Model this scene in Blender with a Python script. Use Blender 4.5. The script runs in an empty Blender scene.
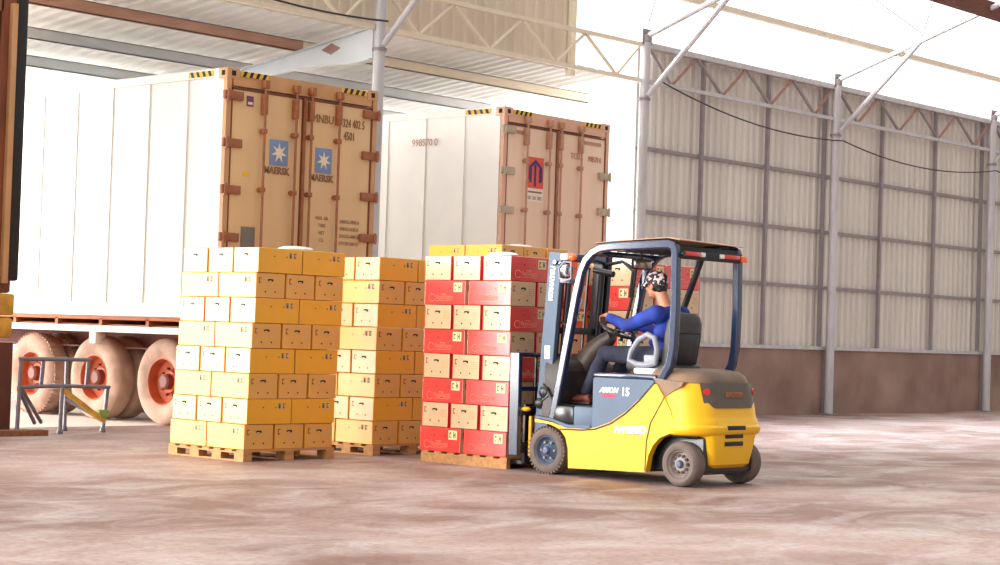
import bpy, bmesh, math, random
from mathutils import Vector, Matrix, Euler
random.seed(7)
SC = bpy.context.scene
C = SC.collection
PI = math.pi
V = Vector

# ------------------------------------------------------------------ materials
def mat(name, col, rough=.6, metal=0., spec=.5, noise=0., scale=8., col2=None, bump=0., bscale=40., coat=0., detail=4., lo=.35, hi=.65, stretch=(1,1,1), coords='Object'):
    m = bpy.data.materials.new(name); m.use_nodes = True
    nt = m.node_tree; b = nt.nodes['Principled BSDF']
    b.inputs['Roughness'].default_value = rough
    b.inputs['Metallic'].default_value = metal
    b.inputs['Specular IOR Level'].default_value = spec
    b.inputs['Coat Weight'].default_value = coat; b.inputs['Coat Roughness'].default_value = .22
    b.inputs['Base Color'].default_value = (*col, 1)
    m.diffuse_color = (*col, 1)
    if noise or col2 or bump:
        tc = nt.nodes.new('ShaderNodeTexCoord'); mp = nt.nodes.new('ShaderNodeMapping')
        mp.inputs['Scale'].default_value = stretch
        nt.links.new(tc.outputs[coords], mp.inputs['Vector'])
    if noise or col2:
        n = nt.nodes.new('ShaderNodeTexNoise'); n.inputs['Scale'].default_value = scale; n.inputs['Detail'].default_value = detail
        nt.links.new(mp.outputs[0], n.inputs['Vector'])
        r = nt.nodes.new('ShaderNodeValToRGB'); r.color_ramp.elements[0].position = lo; r.color_ramp.elements[1].position = hi
        c2 = col2 or tuple(c*(1-noise) for c in col)
        r.color_ramp.elements[0].color = (*c2, 1); r.color_ramp.elements[1].color = (*col, 1)
        nt.links.new(n.outputs['Fac'], r.inputs[0]); nt.links.new(r.outputs[0], b.inputs['Base Color'])
    if bump:
        n2 = nt.nodes.new('ShaderNodeTexNoise'); n2.inputs['Scale'].default_value = bscale; n2.inputs['Detail'].default_value = 5
        nt.links.new(mp.outputs[0], n2.inputs['Vector'])
        bp = nt.nodes.new('ShaderNodeBump'); bp.inputs['Strength'].default_value = bump; bp.inputs['Distance'].default_value = .02
        nt.links.new(n2.outputs['Fac'], bp.inputs['Height']); nt.links.new(bp.outputs[0], b.inputs['Normal'])
    return m

def srgb(r, g, b):
    f = lambda c: (c/255/12.92) if c/255 <= .04045 else ((c/255+.055)/1.055)**2.4
    return (f(r), f(g), f(b))
S = srgb
M = {}
M['yside'] = mat('yellow carton print', S(238,172,38), .45, coat=.4, noise=.06, scale=3)
M['yend'] = mat('ochre carton end', S(226,170,84), .45, coat=.65, noise=.06, scale=3)
M['rside'] = mat('red carton print', S(232,62,56), .4, coat=.9, noise=.06, scale=3)
M['rend'] = mat('kraft carton end', S(226,188,146), .45, coat=.7, noise=.06, scale=3)
M['hole'] = mat('dark opening', (.02,.015,.01), .9)
M['ink'] = mat('brown ink', S(110,70,40), .7)
M['faint'] = mat('faint ink', S(190,135,60), .7)
M['lab'] = mat('pale label', S(240,225,170), .6)
M['labgrey'] = mat('grey stamp', S(205,180,130), .6)
M['pinkprint'] = mat('pale pink print', S(250,150,125), .6)
M['wood'] = mat('pallet wood', S(205,150,95), .8, noise=.3, scale=4, stretch=(1,6,6), bump=.2)
M['wooddark'] = mat('weathered wood', S(150,100,70), .85, noise=.35, scale=4, stretch=(6,1,6), bump=.2)
M['cont'] = mat('container cream paint', S(228,190,140), .5, noise=.08, scale=1.2, stretch=(3,1,.5))
M['contframe2'] = mat('pink frame paled by glare', S(224,176,146), .5, noise=.1, scale=3)  # frame tan lightened to imitate glare on the right container
M['cont2'] = mat('container paint paled by glare', S(240,206,178), .5, noise=.06, scale=1.2, stretch=(3,1,.5))  # pinkish door paint with the glare mixed into the colour
M['contwhite'] = mat('container white side', S(247,245,240), .5, noise=.04, scale=2)
M['contframe'] = mat('container frame tan', S(208,158,108), .5, noise=.15, scale=3)
M['rod'] = mat('rust brown rods', S(164,100,62), .5, noise=.25, scale=12)
M['rod2'] = mat('tan lock rods', S(190,140,112), .5, noise=.2, scale=12)
M['hinge2'] = mat('grey green hinge', S(190,172,145), .5, noise=.2, scale=12)  # hinge tone also lifted to stand for glare
M['gasket'] = mat('door gasket', S(120,60,35), .7)
M['black'] = mat('black rubber', (.012,.012,.013), .6, noise=.3, scale=20)
M['yellowpaint'] = mat('hazard yellow', S(235,190,40), .5)
M['logoblue'] = mat('logo blue', S(120,146,186), .5)
M['logostar'] = mat('logo star cream', S(240,222,196), .5)
M['logodark'] = mat('container lettering', S(146,104,74), .6)
M['logored'] = mat('sticker red', S(226,84,62), .5)
M['logonavy'] = mat('sticker navy', S(40,45,110), .5)
M['sticker'] = mat('sticker white', S(235,220,205), .5)
M['purple'] = mat('sticker purple', S(120,60,110), .5)
M['brownpaint'] = mat('brown container paint', S(150,84,48), .5, noise=.4, scale=3, stretch=(4,4,.6))
M['greypanel'] = mat('grey door panel', S(125,115,105), .6, noise=.2, scale=3)
M['yellowblock'] = mat('worn yellow block', S(226,170,60), .55, noise=.35, scale=6)
M['rustplate'] = mat('dark rust plate', S(112,62,46), .8, noise=.3, scale=3, bump=.2)
M['chassis'] = mat('orange brown chassis', S(200,110,60), .7, noise=.3, scale=4)
M['chassisdark'] = mat('dark maroon chassis', S(120,66,52), .8, noise=.3, scale=4)
M['chassispale'] = mat('daylight-paled chassis rail', S(246,238,228), .6, noise=.08, scale=3)  # near-white tone stands in for daylight blowing out the rail
M['tyre'] = mat('dusty truck tyre', S(196,160,140), .9, noise=.3, scale=5, bump=.2)
M['rim'] = mat('orange truck rim', S(206,98,58), .6, noise=.3, scale=6)
M['hub'] = mat('hub dark', S(120,60,45), .6)
M['steel'] = mat('grey column paint', S(200,197,200), .45, metal=.1, noise=.18, scale=4, stretch=(2,2,.5))
M['shade'] = mat('lettering outline', S(90,82,70), .6)
M['steeldark'] = mat('dark grey steel', S(148,138,141), .5, noise=.15, scale=5)
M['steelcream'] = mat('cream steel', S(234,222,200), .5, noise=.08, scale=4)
M['rustdiag'] = mat('rust red brace', S(162,118,108), .6, noise=.2, scale=6)
M['rustbeam'] = mat('red brown purlin', S(196,152,130), .6, noise=.25, scale=2, stretch=(.6,3,3))
M['whitesteel'] = mat('white painted steel', S(214,218,222), .45, noise=.06, scale=3)
M['zinc'] = mat('zinc sheet', S(224,216,207), .34, metal=.3, noise=.12, scale=1.2, stretch=(3,1,.25))
M['canopy'] = mat('canopy sheet', S(242,240,238), .5, metal=.1, noise=.08, scale=1.5)
M['panel'] = mat('beige cladding', S(222,208,188), .5, noise=.1, scale=1.5, stretch=(3,1,.4))
M['concrete'] = mat('stained concrete wall', S(168,138,124), .8, col2=S(128,100,90), scale=1.1, lo=.3, hi=.7, detail=8, bump=.2, bscale=12)
M['cable'] = mat('black cable', (.02,.018,.018), .6)
M['ypaint'] = mat('forklift yellow', S(244,186,4), .5, noise=.05, scale=3, coat=.1)
M['ydirty'] = mat('forklift yellow scuffed', S(252,202,8), .4, col2=S(176,140,70), scale=5, lo=.3, hi=.45, coat=.2)
M['bluegrey'] = mat('forklift blue grey', S(84,102,124), .55, noise=.1, scale=5)
M['bluedark'] = mat('guard dark blue', S(30,46,76), .12, noise=.1, scale=6, coat=.8)
M['hoodgrey'] = mat('dusty dark hood', S(140,112,88), .7, col2=S(104,88,76), scale=3)
M['plategrey'] = mat('rear grille plate', S(96,86,76), .6, noise=.2, scale=6)
M['dusty'] = mat('dusty black plastic', (.03,.028,.03), .45, col2=S(96,78,66), scale=3, lo=.25, hi=.6)
M['blackgloss'] = mat('black plastic', (.012,.013,.016), .28, coat=.3)
M['mastblack'] = mat('greased mast', (.015,.015,.02), .3)
M['tyreblk'] = mat('forklift tyre', S(112,98,92), .85, noise=.2, scale=12, bump=.2)
M['wheelgrey'] = mat('forklift wheel rim', S(150,134,128), .5, noise=.15, scale=12)
M['wheelblue'] = mat('hub centre blue grey', S(80,90,115), .4)
M['seatgrey'] = mat('seat charcoal vinyl', S(62,60,60), .55, noise=.1, scale=6)
M['armgrey'] = mat('light grey plastic', S(140,142,152), .4)
M['white'] = mat('white plastic', S(245,245,245), .4)
M['redlens'] = mat('red lens', S(215,40,35), .2, coat=.5)
M['orangelens'] = mat('orange lens', S(255,96,30), .2, coat=.5)
M['lens'] = mat('clear lens', S(235,225,215), .15, coat=.5)
M['chrome'] = mat('chrome', (.75,.77,.8), .12, metal=1.)
M['mirror'] = mat('mirror glass', S(170,150,140), .1, metal=.6)
M['card'] = mat('dusty cardboard', S(176,140,112), .8, noise=.2, scale=4)
M['redprint'] = mat('red lettering', S(205,40,70), .5)
M['skin'] = mat('skin', S(196,132,104), .5)
M['shirt'] = mat('blue work shirt', S(34,64,166), .8, col2=S(26,44,124), scale=7, bump=.25, bscale=18)
M['jeans'] = mat('dark jeans', S(50,54,74), .85, col2=S(34,36,52), scale=8, bump=.3, bscale=20)
M['shoe'] = mat('red brown sandal', S(150,66,50), .6, col2=S(90,40,32), scale=18)
M['hair'] = mat('black hair', (.012,.01,.01), .5)
M['cap'] = mat('camouflage cap', S(236,214,218), .8, col2=S(58,40,44), scale=26, lo=.50, hi=.54, detail=1.5)
M['lips'] = mat('lips', S(150,80,72), .5)
M['eye'] = mat('eye white', S(235,230,225), .3)
M['bag'] = mat('white plastic wrap', S(235,235,238), .4)
M['standsteel'] = mat('galvanised tube', S(128,122,132), .4, metal=.3, noise=.15, scale=12)
M['yellowbar'] = mat('yellow brace', S(226,176,60), .5, noise=.3, scale=9)
M['greenrag'] = mat('green rag', S(150,170,90), .8, noise=.3, scale=9)

# ------------------------------------------------------------------ mesh builder
class MB:
    def __init__(s): s.bm = bmesh.new()
    def _faces(s, vs, before, mi):
        for f in s.bm.faces[before:] if False else [f for f in s.bm.faces if f.index == -1 or f.index >= before]: f.material_index = mi
    def _start(s): s.bm.faces.index_update(); s.bm.faces.ensure_lookup_table(); return len(s.bm.faces)
    def _end(s, n, mi, smooth=False):
        s.bm.faces.ensure_lookup_table()
        for i in range(n, len(s.bm.faces)):
            s.bm.faces[i].material_index = mi; s.bm.faces[i].smooth = smooth
    def box(s, x0, x1, y0, y1, z0, z1, mi=0, M4=None):
        n = s._start()
        P = [(x0,y0,z0),(x1,y0,z0),(x1,y1,z0),(x0,y1,z0),(x0,y0,z1),(x1,y0,z1),(x1,y1,z1),(x0,y1,z1)]
        v = [s.bm.verts.new((M4 @ V(p)) if M4 else p) for p in P]
        for q in ((0,3,2,1),(4,5,6,7),(0,1,5,4),(1,2,6,5),(2,3,7,6),(3,0,4,7)): s.bm.faces.new([v[i] for i in q])
        s._end(n, mi); return s
    def rbox(s, x0, x1, y0, y1, z0, z1, r, mi=0, seg=2, M4=None):
        n = s._start(); b2 = bmesh.new()
        P = [(x0,y0,z0),(x1,y0,z0),(x1,y1,z0),(x0,y1,z0),(x0,y0,z1),(x1,y0,z1),(x1,y1,z1),(x0,y1,z1)]
        v = [b2.verts.new(p) for p in P]
        for q in ((0,3,2,1),(4,5,6,7),(0,1,5,4),(1,2,6,5),(2,3,7,6),(3,0,4,7)): b2.faces.new([v[i] for i in q])
        bmesh.ops.bevel(b2, geom=b2.edges[:], offset=r, segments=seg, affect='EDGES', profile=.5)
        if M4: b2.transform(M4)
        s._merge(b2); s._end(n, mi, True); return s
    def _merge(s, b2):
        mp = {v: s.bm.verts.new(v.co) for v in b2.verts}
        for f in b2.faces: s.bm.faces.new([mp[v] for v in f.verts])
        b2.free()
    def tube(s, p0, p1, r, seg=10, mi=0, r1=None, cap=True, smooth=True):
        return s.path([p0, p1], [r, r if r1 is None else r1], seg, mi, cap, smooth)
    def path(s, pts, rad, seg=10, mi=0, cap=True, smooth=True, closed=False):
        n = s._start(); pts = [V(p) for p in pts]; N = len(pts)
        if not isinstance(rad, (list, tuple)): rad = [rad]*N
        rings = []; up = None
        for i, p in enumerate(pts):
            if closed: d = pts[(i+1) % N]-pts[i-1]
            else: d = (pts[min(i+1, N-1)]-pts[max(i-1, 0)])
            d.normalize()
            if up is None: up = V((0,0,1)) if abs(d.z) < .9 else V((0,1,0))
            a = d.cross(up).normalized(); b = a.cross(d).normalized(); up = b
            rings.append([s.bm.verts.new(p+(a*math.cos(2*PI*k/seg)+b*math.sin(2*PI*k/seg))*rad[i]) for k in range(seg)])
        for i in range(N if closed else N-1):
            A, B = rings[i], rings[(i+1) % N]
            for k in range(seg): s.bm.faces.new((A[k], A[(k+1) % seg], B[(k+1) % seg], B[k]))
        m = len(s.bm.faces)
        if cap and not closed:
            s.bm.faces.new(rings[0][::-1]); s.bm.faces.new(rings[-1])
        s._end(n, mi, smooth); return s
    def bar(s, pts, w, h, mi=0, side=(1,0,0), closed=False):
        """rectangular section swept along pts; w along 'side', h across"""
        n = s._start(); pts = [V(p) for p in pts]; N = len(pts); rings = []; sd = V(side).normalized()
        for i, p in enumerate(pts):
            d1 = (pts[i]-pts[max(i-1,0)]); d2 = (pts[min(i+1,N-1)]-pts[i])
            if d1.length: d1.normalize()
            if d2.length: d2.normalize()
            d = (d1+d2).normalized(); k = sd.cross(d).normalized()
            c = max(.4, d.dot(d2 if d2.length else d1))
            rings.append([s.bm.verts.new(p+sd*a*w/2+k*b*h/2/c) for a, b in ((-1,-1),(1,-1),(1,1),(-1,1))])
        for i in range(N-1):
            A, B = rings[i], rings[i+1]
            for k in range(4): s.bm.faces.new((A[k], A[(k+1) % 4], B[(k+1) % 4], B[k]))
        s.bm.faces.new(rings[0][::-1]); s.bm.faces.new(rings[-1])
        s._end(n, mi); return s
    def prism(s, prof, axis, a, b, mi=0, smooth=False):
        """prof: 2D list in the other two axes (x:(y,z) y:(x,z) z:(x,y))"""
        n = s._start()
        def P(u, v, w):
            return {'x': (w,u,v), 'y': (u,w,v), 'z': (u,v,w)}[axis]
        A = [s.bm.verts.new(P(u,v,a)) for u, v in prof]; B = [s.bm.verts.new(P(u,v,b)) for u, v in prof]
        L = len(prof)
        for i in range(L):
            f = s.bm.faces.new((A[i], A[(i+1) % L], B[(i+1) % L], B[i])); 
        fa = s.bm.faces.new(A[::-1]); fb = s.bm.faces.new(B)
        fa.normal_update(); fb.normal_update(); bmesh.ops.triangulate(s.bm, faces=[fa, fb], ngon_method='EAR_CLIP')
        s._end(n, mi, smooth); return s
    def loft(s, rings, mi=0, cap=True, smooth=True, closed=True):
        n = s._start(); R = [[s.bm.verts.new(p) for p in r] for r in rings]; L = len(R[0])
        for A, B in zip(R, R[1:]):
            for k in range(L if closed else L-1): s.bm.faces.new((A[k], A[(k+1) % L], B[(k+1) % L], B[k]))
        if cap: s.bm.faces.new(R[0][::-1]); s.bm.faces.new(R[-1])
        s._end(n, mi, smooth); return s
    def lathe(s, prof, origin, axis='x', seg=32, mi=0, smooth=True, sx=1):
        """prof: (r, h) list, h along axis"""
        n = s._start(); o = V(origin); rings = []
        for r, h in prof:
            ring = []
            for k in range(seg):
                a = 2*PI*k/seg; c, d = math.cos(a)*r, math.sin(a)*r
                q = {'x': V((h*sx,c,d)), 'y': V((c,h*sx,d)), 'z': V((c,d,h*sx))}[axis]
                ring.append(s.bm.verts.new(o+q))
            rings.append(ring)
        for A, B in zip(rings, rings[1:]):
            for k in range(seg): s.bm.faces.new((A[k], A[(k+1) % seg], B[(k+1) % seg], B[k]))
        s._end(n, mi, smooth); return s
    def ell(s, c, r, mi=0, seg=16, M4=None):
        n = s._start(); b2 = bmesh.new()
        bmesh.ops.create_uvsphere(b2, u_segments=seg, v_segments=max(6, seg//2+2), radius=1)
        T = Matrix.Translation(V(c)) @ (M4 or Matrix.Identity(4)) @ Matrix.Diagonal((*r, 1))
        b2.transform(T); s._merge(b2); s._end(n, mi, True); return s
    def quad(s, pts, mi=0):
        n = s._start(); s.bm.faces.new([s.bm.verts.new(p) for p in pts]); s._end(n, mi); return s
    def build(s, name, mats, parent=None, bevel=0, loc=None, smooth_angle=True):
        bm = s.bm
        bmesh.ops.remove_doubles(bm, verts=[v for v in bm.verts if False], dist=1e-5)
        bmesh.ops.recalc_face_normals(bm, faces=bm.faces[:])
        me = bpy.data.meshes.new(name); bm.to_mesh(me); bm.free()
        for m in (mats if isinstance(mats, (list, tuple)) else [mats]): me.materials.append(M[m] if isinstance(m, str) else m)
        o = bpy.data.objects.new(name, me); C.objects.link(o)
        if parent: o.parent = parent
        if loc: o.location = loc
        if smooth_angle:
            try: me.set_sharp_from_angle(angle=math.radians(38))
            except Exception: pass
        if bevel:
            b = o.modifiers.new('b', 'BEVEL'); b.width = bevel; b.segments = 2; b.limit_method = 'ANGLE'; b.angle_limit = math.radians(40)
        return o

def tag(o, label=None, cat=None, group=None, kind=None):
    if label: o['label'] = label
    if cat: o['category'] = cat
    if group: o['group'] = group
    if kind: o['kind'] = kind
    return o
def empty(name, loc=(0,0,0), rz=0, label=None, cat=None, group=None):
    o = bpy.data.objects.new(name, None); C.objects.link(o); o.location = loc; o.rotation_euler = (0,0,rz)
    o.empty_display_size = .1
    return tag(o, label, cat, group)
def struct(o): o['kind'] = 'structure'; return o
def textmesh(name, body, size, m, parent, M4, extrude=.001, width=1., align='CENTER', shear=0, bold=0):
    cu = bpy.data.curves.new(name, 'FONT'); cu.body = body; cu.size = size; cu.align_x = align; cu.align_y = 'CENTER'
    cu.extrude = extrude; cu.shear = shear; cu.offset = bold; cu.resolution_u = 2; cu.space_character = 1.0
    o = bpy.data.objects.new('t', cu); C.objects.link(o)
    dg = bpy.context.evaluated_depsgraph_get(); dg.update()
    me = bpy.data.meshes.new_from_object(o.evaluated_get(dg)); bpy.data.objects.remove(o)
    me.transform(M4 @ Matrix.Diagonal((width,1,1,1))); me.materials.clear(); me.materials.append(M[m]); me.name = name
    q = bpy.data.objects.new(name, me); C.objects.link(q); q.parent = parent
    return q
# text that faces -Y (reads along +X) or faces -X (reads along -Y)
def faceY(x, y, z): return Matrix.Translation((x,y,z)) @ Matrix.Rotation(PI/2, 4, 'X')
def faceX(x, y, z): return Matrix.Translation((x,y,z)) @ Matrix.Rotation(-PI/2, 4, 'Z') @ Matrix.Rotation(PI/2, 4, 'X')
def remeshed(mb, name, mats, parent, voxel=.008, smooth=4):
    """fuse overlapping closed shapes into one continuous skin"""
    o = mb.build(name, mats, None, smooth_angle=False)
    r = o.modifiers.new('r', 'REMESH'); r.mode = 'VOXEL'; r.voxel_size = voxel; r.use_smooth_shade = True
    s_ = o.modifiers.new('s', 'SMOOTH'); s_.iterations = smooth; s_.factor = .5
    dg = bpy.context.evaluated_depsgraph_get(); dg.update()
    me = bpy.data.meshes.new_from_object(o.evaluated_get(dg)); me.name = name
    bpy.data.objects.remove(o)
    me.materials.clear()
    for m in mats: me.materials.append(M[m])
    for p in me.polygons: p.use_smooth = True
    q = bpy.data.objects.new(name, me); C.objects.link(q); q.parent = parent
    return q

# ------------------------------------------------------------------ camera
cd = bpy.data.cameras.new('camera'); cam = bpy.data.objects.new('camera', cd); C.objects.link(cam); SC.camera = cam
roll, pitch, yaw, F = 3.23463405e-02, 2.83405595e-02, 7.38978059e-01, 1853.53443
H = 1.22
f_ = V((math.cos(pitch)*math.cos(yaw), math.cos(pitch)*math.sin(yaw), math.sin(pitch)))
r_ = f_.cross(V((0,0,1))).normalized(); u_ = r_.cross(f_)
cr = r_*math.cos(roll)+u_*math.sin(roll); cu_ = u_*math.cos(roll)-r_*math.sin(roll)
cam.matrix_world = Matrix(((cr.x, cu_.x, -f_.x, 0), (cr.y, cu_.y, -f_.y, 0), (cr.z, cu_.z, -f_.z, H), (0,0,0,1)))
cd.sensor_width = 36; cd.lens = 36*F/1000; cd.clip_end = 500; cd.clip_start = .1

# ------------------------------------------------------------------ light: bright hazy sky, brightest over the open loading side
SKY_BACK, SKY_FRONT, LOBE, LOBE_STR = .62, 1.6, (.64,.77), 23.0
w = bpy.data.worlds.new('sky'); SC.world = w; w.use_nodes = True; nt = w.node_tree; nt.nodes.clear()
out = nt.nodes.new('ShaderNodeOutputWorld'); bg = nt.nodes.new('ShaderNodeBackground')
tc = nt.nodes.new('ShaderNodeTexCoord')
def nd(op, a, b=None):
    n = nt.nodes.new('ShaderNodeMath'); n.operation = op
    for i, v in enumerate((a, b)):
        if v is None: continue
        if isinstance(v, (int, float)): n.inputs[i].default_value = v
        else: nt.links.new(v, n.inputs[i])
    return n.outputs[0]
def ramp(v, a, b, c, d):
    m = nt.nodes.new('ShaderNodeMapRange'); m.interpolation_type = 'SMOOTHSTEP'; nt.links.new(v, m.inputs['Value'])
    for k, q in zip(('From Min','From Max','To Min','To Max'), (a, b, c, d)): m.inputs[k].default_value = q
    return m.outputs[0]
sp = nt.nodes.new('ShaderNodeSeparateXYZ'); nt.links.new(tc.outputs['Generated'], sp.inputs[0])
base = ramp(sp.outputs[1], -.45, .15, SKY_BACK, SKY_FRONT)
hl = nd('SQRT', nd('ADD', nd('MULTIPLY', sp.outputs[0], sp.outputs[0]), nd('ADD', nd('MULTIPLY', sp.outputs[1], sp.outputs[1]), 1e-4)))
az = nd('DIVIDE', nd('ADD', nd('MULTIPLY', sp.outputs[0], -LOBE[0]), nd('MULTIPLY', sp.outputs[1], LOBE[1])), hl)
lobe = nd('MULTIPLY', ramp(az, .34, .97, 0, LOBE_STR), ramp(nd('ABSOLUTE', sp.outputs[2]), .08, .55, 1, 0))
tot = nd('ADD', base, lobe)
mc = nt.nodes.new('ShaderNodeVectorMath'); mc.operation = 'SCALE'; mc.inputs[0].default_value = (1.0,.972,.935)
nt.links.new(tot, mc.inputs['Scale']); nt.links.new(mc.outputs[0], bg.inputs[0]); bg.inputs[1].default_value = 1.0
nt.links.new(bg.outputs[0], out.inputs[0])
vs = SC.view_settings; vs.view_transform = 'Standard'; vs.look = 'None'; vs.gamma = 1; vs.use_curve_mapping = False
vs.exposure = 0.24
SC.display_settings.display_device = 'sRGB'
sk = bpy.data.lights.new('skylight','AREA'); sk.shape = 'RECTANGLE'; sk.size = 14; sk.size_y = 2.2; sk.energy = 430; sk.color = (.72,.86,1.0); sk.spread = math.radians(55)
so_ = bpy.data.objects.new('skylight', sk); C.objects.link(so_); so_.location = (25.5,13.6,7.5)
# ------------------------------------------------------------------ setting
def floor_mat():
    m = bpy.data.materials.new('dusty concrete floor'); m.use_nodes = True; nt = m.node_tree; b = nt.nodes['Principled BSDF']
    tc = nt.nodes.new('ShaderNodeTexCoord'); N = nt.nodes.new; Lk = nt.links.new
    def noise(sc, st, det=6, dist=0):
        mp = N('ShaderNodeMapping'); mp.inputs['Scale'].default_value = st; Lk(tc.outputs['Object'], mp.inputs[0])
        n = N('ShaderNodeTexNoise'); n.inputs['Scale'].default_value = sc; n.inputs['Detail'].default_value = det; n.inputs['Distortion'].default_value = dist
        n.inputs['Roughness'].default_value = .62
        Lk(mp.outputs[0], n.inputs[0]); return n
    a = noise(.35, (1,1,1), 8, .6); b2 = noise(1.5, (.7,1.1,1), 12, .7); c = noise(18, (1,1,1), 8)
    r1 = N('ShaderNodeValToRGB'); r1.color_ramp.elements[0].position = .40; r1.color_ramp.elements[1].position = .60
    r1.color_ramp.elements[0].color = (*S(126,92,80),1); r1.color_ramp.elements[1].color = (*S(168,140,130),1)
    r2 = N('ShaderNodeValToRGB'); r2.color_ramp.elements[0].position = .44; r2.color_ramp.elements[1].position = .68
    r2.color_ramp.elements[0].color = (0,0,0,1); r2.color_ramp.elements[1].color = (1,1,1,1)
    Lk(a.outputs[0], r1.inputs[0]); Lk(b2.outputs[0], r2.inputs[0])
    mx = N('ShaderNodeMix'); mx.data_type = 'RGBA'; mx.inputs[7].default_value = (*S(190,178,174),1)
    ml = N('ShaderNodeMath'); ml.operation = 'MULTIPLY'; ml.inputs[1].default_value = .75
    Lk(r2.outputs[0], ml.inputs[0]); Lk(ml.outputs[0], mx.inputs[0]); Lk(r1.outputs[0], mx.inputs[6])
    m3 = N('ShaderNodeMix'); m3.data_type = 'RGBA'; m3.blend_type = 'MULTIPLY'; m3.inputs[0].default_value = .6
    r3 = N('ShaderNodeValToRGB'); r3.color_ramp.elements[0].position = .34; r3.color_ramp.elements[1].position = .54
    r3.color_ramp.elements[0].color = (.58,.46,.40,1); r3.color_ramp.elements[1].color = (1,1,1,1)
    Lk(c.outputs[0], r3.inputs[0]); Lk(mx.outputs[2], m3.inputs[6]); Lk(r3.outputs[0], m3.inputs[7])
    Lk(m3.outputs[2], b.inputs['Base Color'])
    rr = N('ShaderNodeMapRange'); rr.inputs['To Min'].default_value = .7; rr.inputs['To Max'].default_value = .45
    Lk(b2.outputs[0], rr.inputs[0]); Lk(rr.outputs[0], b.inputs['Roughness'])
    bp = N('ShaderNodeBump'); bp.inputs['Strength'].default_value = .35; bp.inputs['Distance'].default_value = .02
    Lk(c.outputs[0], bp.inputs['Height']); Lk(bp.outputs[0], b.inputs['Normal'])
    return m
M['floor'] = floor_mat()
M['yard'] = mat('pale concrete yard', S(236,226,216), .8, noise=.08, scale=.6, coords='Object')
struct(MB().box(-8,60,-8,18.1,-.2,0).build('floor', 'floor'))
struct(MB().box(-20,22.8,18.1,60,-.2,-.004).build('ground', 'yard'))
# warehouse corrugated sheet wall over a concrete dado
def corrugated(x0, x1, y, z0, z1, pitch=.2, dep=.028):
    mb = MB(); prof = []; x = x0; bm = mb.bm
    while x < x1:
        for dx, dy in ((0,0),(.11,0),(.135,-dep),(.175,-dep)): prof.append((x+dx*pitch/.2, y+dy))
        x += pitch
    prof.append((x1, y))
    A = [bm.verts.new((px,py,z0)) for px, py in prof]; B = [bm.verts.new((px,py,z1)) for px, py in prof]
    A2 = [bm.verts.new((px,py+.004,z0)) for px, py in prof]; B2 = [bm.verts.new((px,py+.004,z1)) for px, py in prof]
    for i in range(len(prof)-1):
        bm.faces.new((A[i],A[i+1],B[i+1],B[i])); bm.faces.new((A2[i+1],A2[i],B2[i],B2[i+1]))
        bm.faces.new((B[i],B[i+1],B2[i+1],B2[i])); bm.faces.new((A[i+1],A[i],A2[i],A2[i+1]))
    return mb
struct(corrugated(23.0, 47.8, 18.16, 1.2, 5.86, dep=.042).build('wall_back', 'zinc', smooth_angle=False))
struct(MB().box(22.9,47.8,18.02,18.22,0,1.14).build('wall_lower', 'concrete'))
struct(MB().box(22.95,47.8,17.98,18.24,1.14,1.2).build('trim_1', 'steel'))
for i, z in enumerate((2.25, 3.25, 4.25)):
    struct(MB().box(22.97,47.8,18.06,18.115,z-.028,z+.028).build('trim_%d' % (i+2), 'steeldark'))
struct(MB().box(-20,2.7,18.02,18.2,0,6).build('light_block_wall','concrete'))  # unseen wall added to keep sky glare off the forklift side
colx = [11.45, 17.08, 22.83, 28.4, 34.25, 40.0]
n = 5
for xa, xb in ((22.83,28.4),(28.4,34.25),(34.25,40.0)):
    for k in (.315,.655):
        x = xa+(xb-xa)*k
        struct(MB().box(x-.03,x+.03,18.0,18.06,1.14,5.84).build('trim_%d' % n, 'steeldark')); n += 1
    struct(MB().box(xb-.17,xb-.1,18.0,18.06,1.14,5.84).build('trim_%d' % n, 'steeldark')); n += 1
    struct(MB().box(xa-.01+.0,xa+.03,18.0,18.02,0,1.14).build('trim_%d' % n, 'steeldark')); n += 1

col_lab = ['white round steel column at the left edge beside the brown container',
 'white round steel column standing between the two parked containers',
 'blown out white round column where the corrugated wall begins',
 'grey round steel column in the middle of the corrugated wall',
 'grey round steel column near the right edge of the photo',
 'grey round steel column beyond the right end of the view']
for x, lab, i in zip(colx, col_lab, range(6)):
    if i in (0, 5): continue
    t = empty('steel_column', (x, 17.88, 0), 0, lab, 'column', 'round steel columns along the loading side')
    MB().tube((0,0,0.02),(0,0,5.88),.078,18).build('shaft', 'steel', t)
    MB().box(-.15,.15,-.13,.13,0,.02).build('base_plate', 'steeldark', t)
    mb = MB().tube((0,0,5.88),(0,0,5.98),.095,14).box(-.12,.12,-.03,.03,5.84,6.08)
    mb.build('cap', 'steeldark', t)
    MB().lathe([(.085,-.02),(.1,-.02),(.1,.02),(.085,.02)],(0,0,4.98),'z',16).build('collar','steeldark',t)
tr_lab = ['steel lattice truss at the top left, over the first trailer bay',
 'lattice truss coloured pale for glare in front of beige cladding between the two white columns',
 'lattice truss along the wall top left of the middle grey column',
 'lattice truss along the wall top right of the middle grey column',
 'lattice truss beyond the right-hand grey column']
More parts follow.
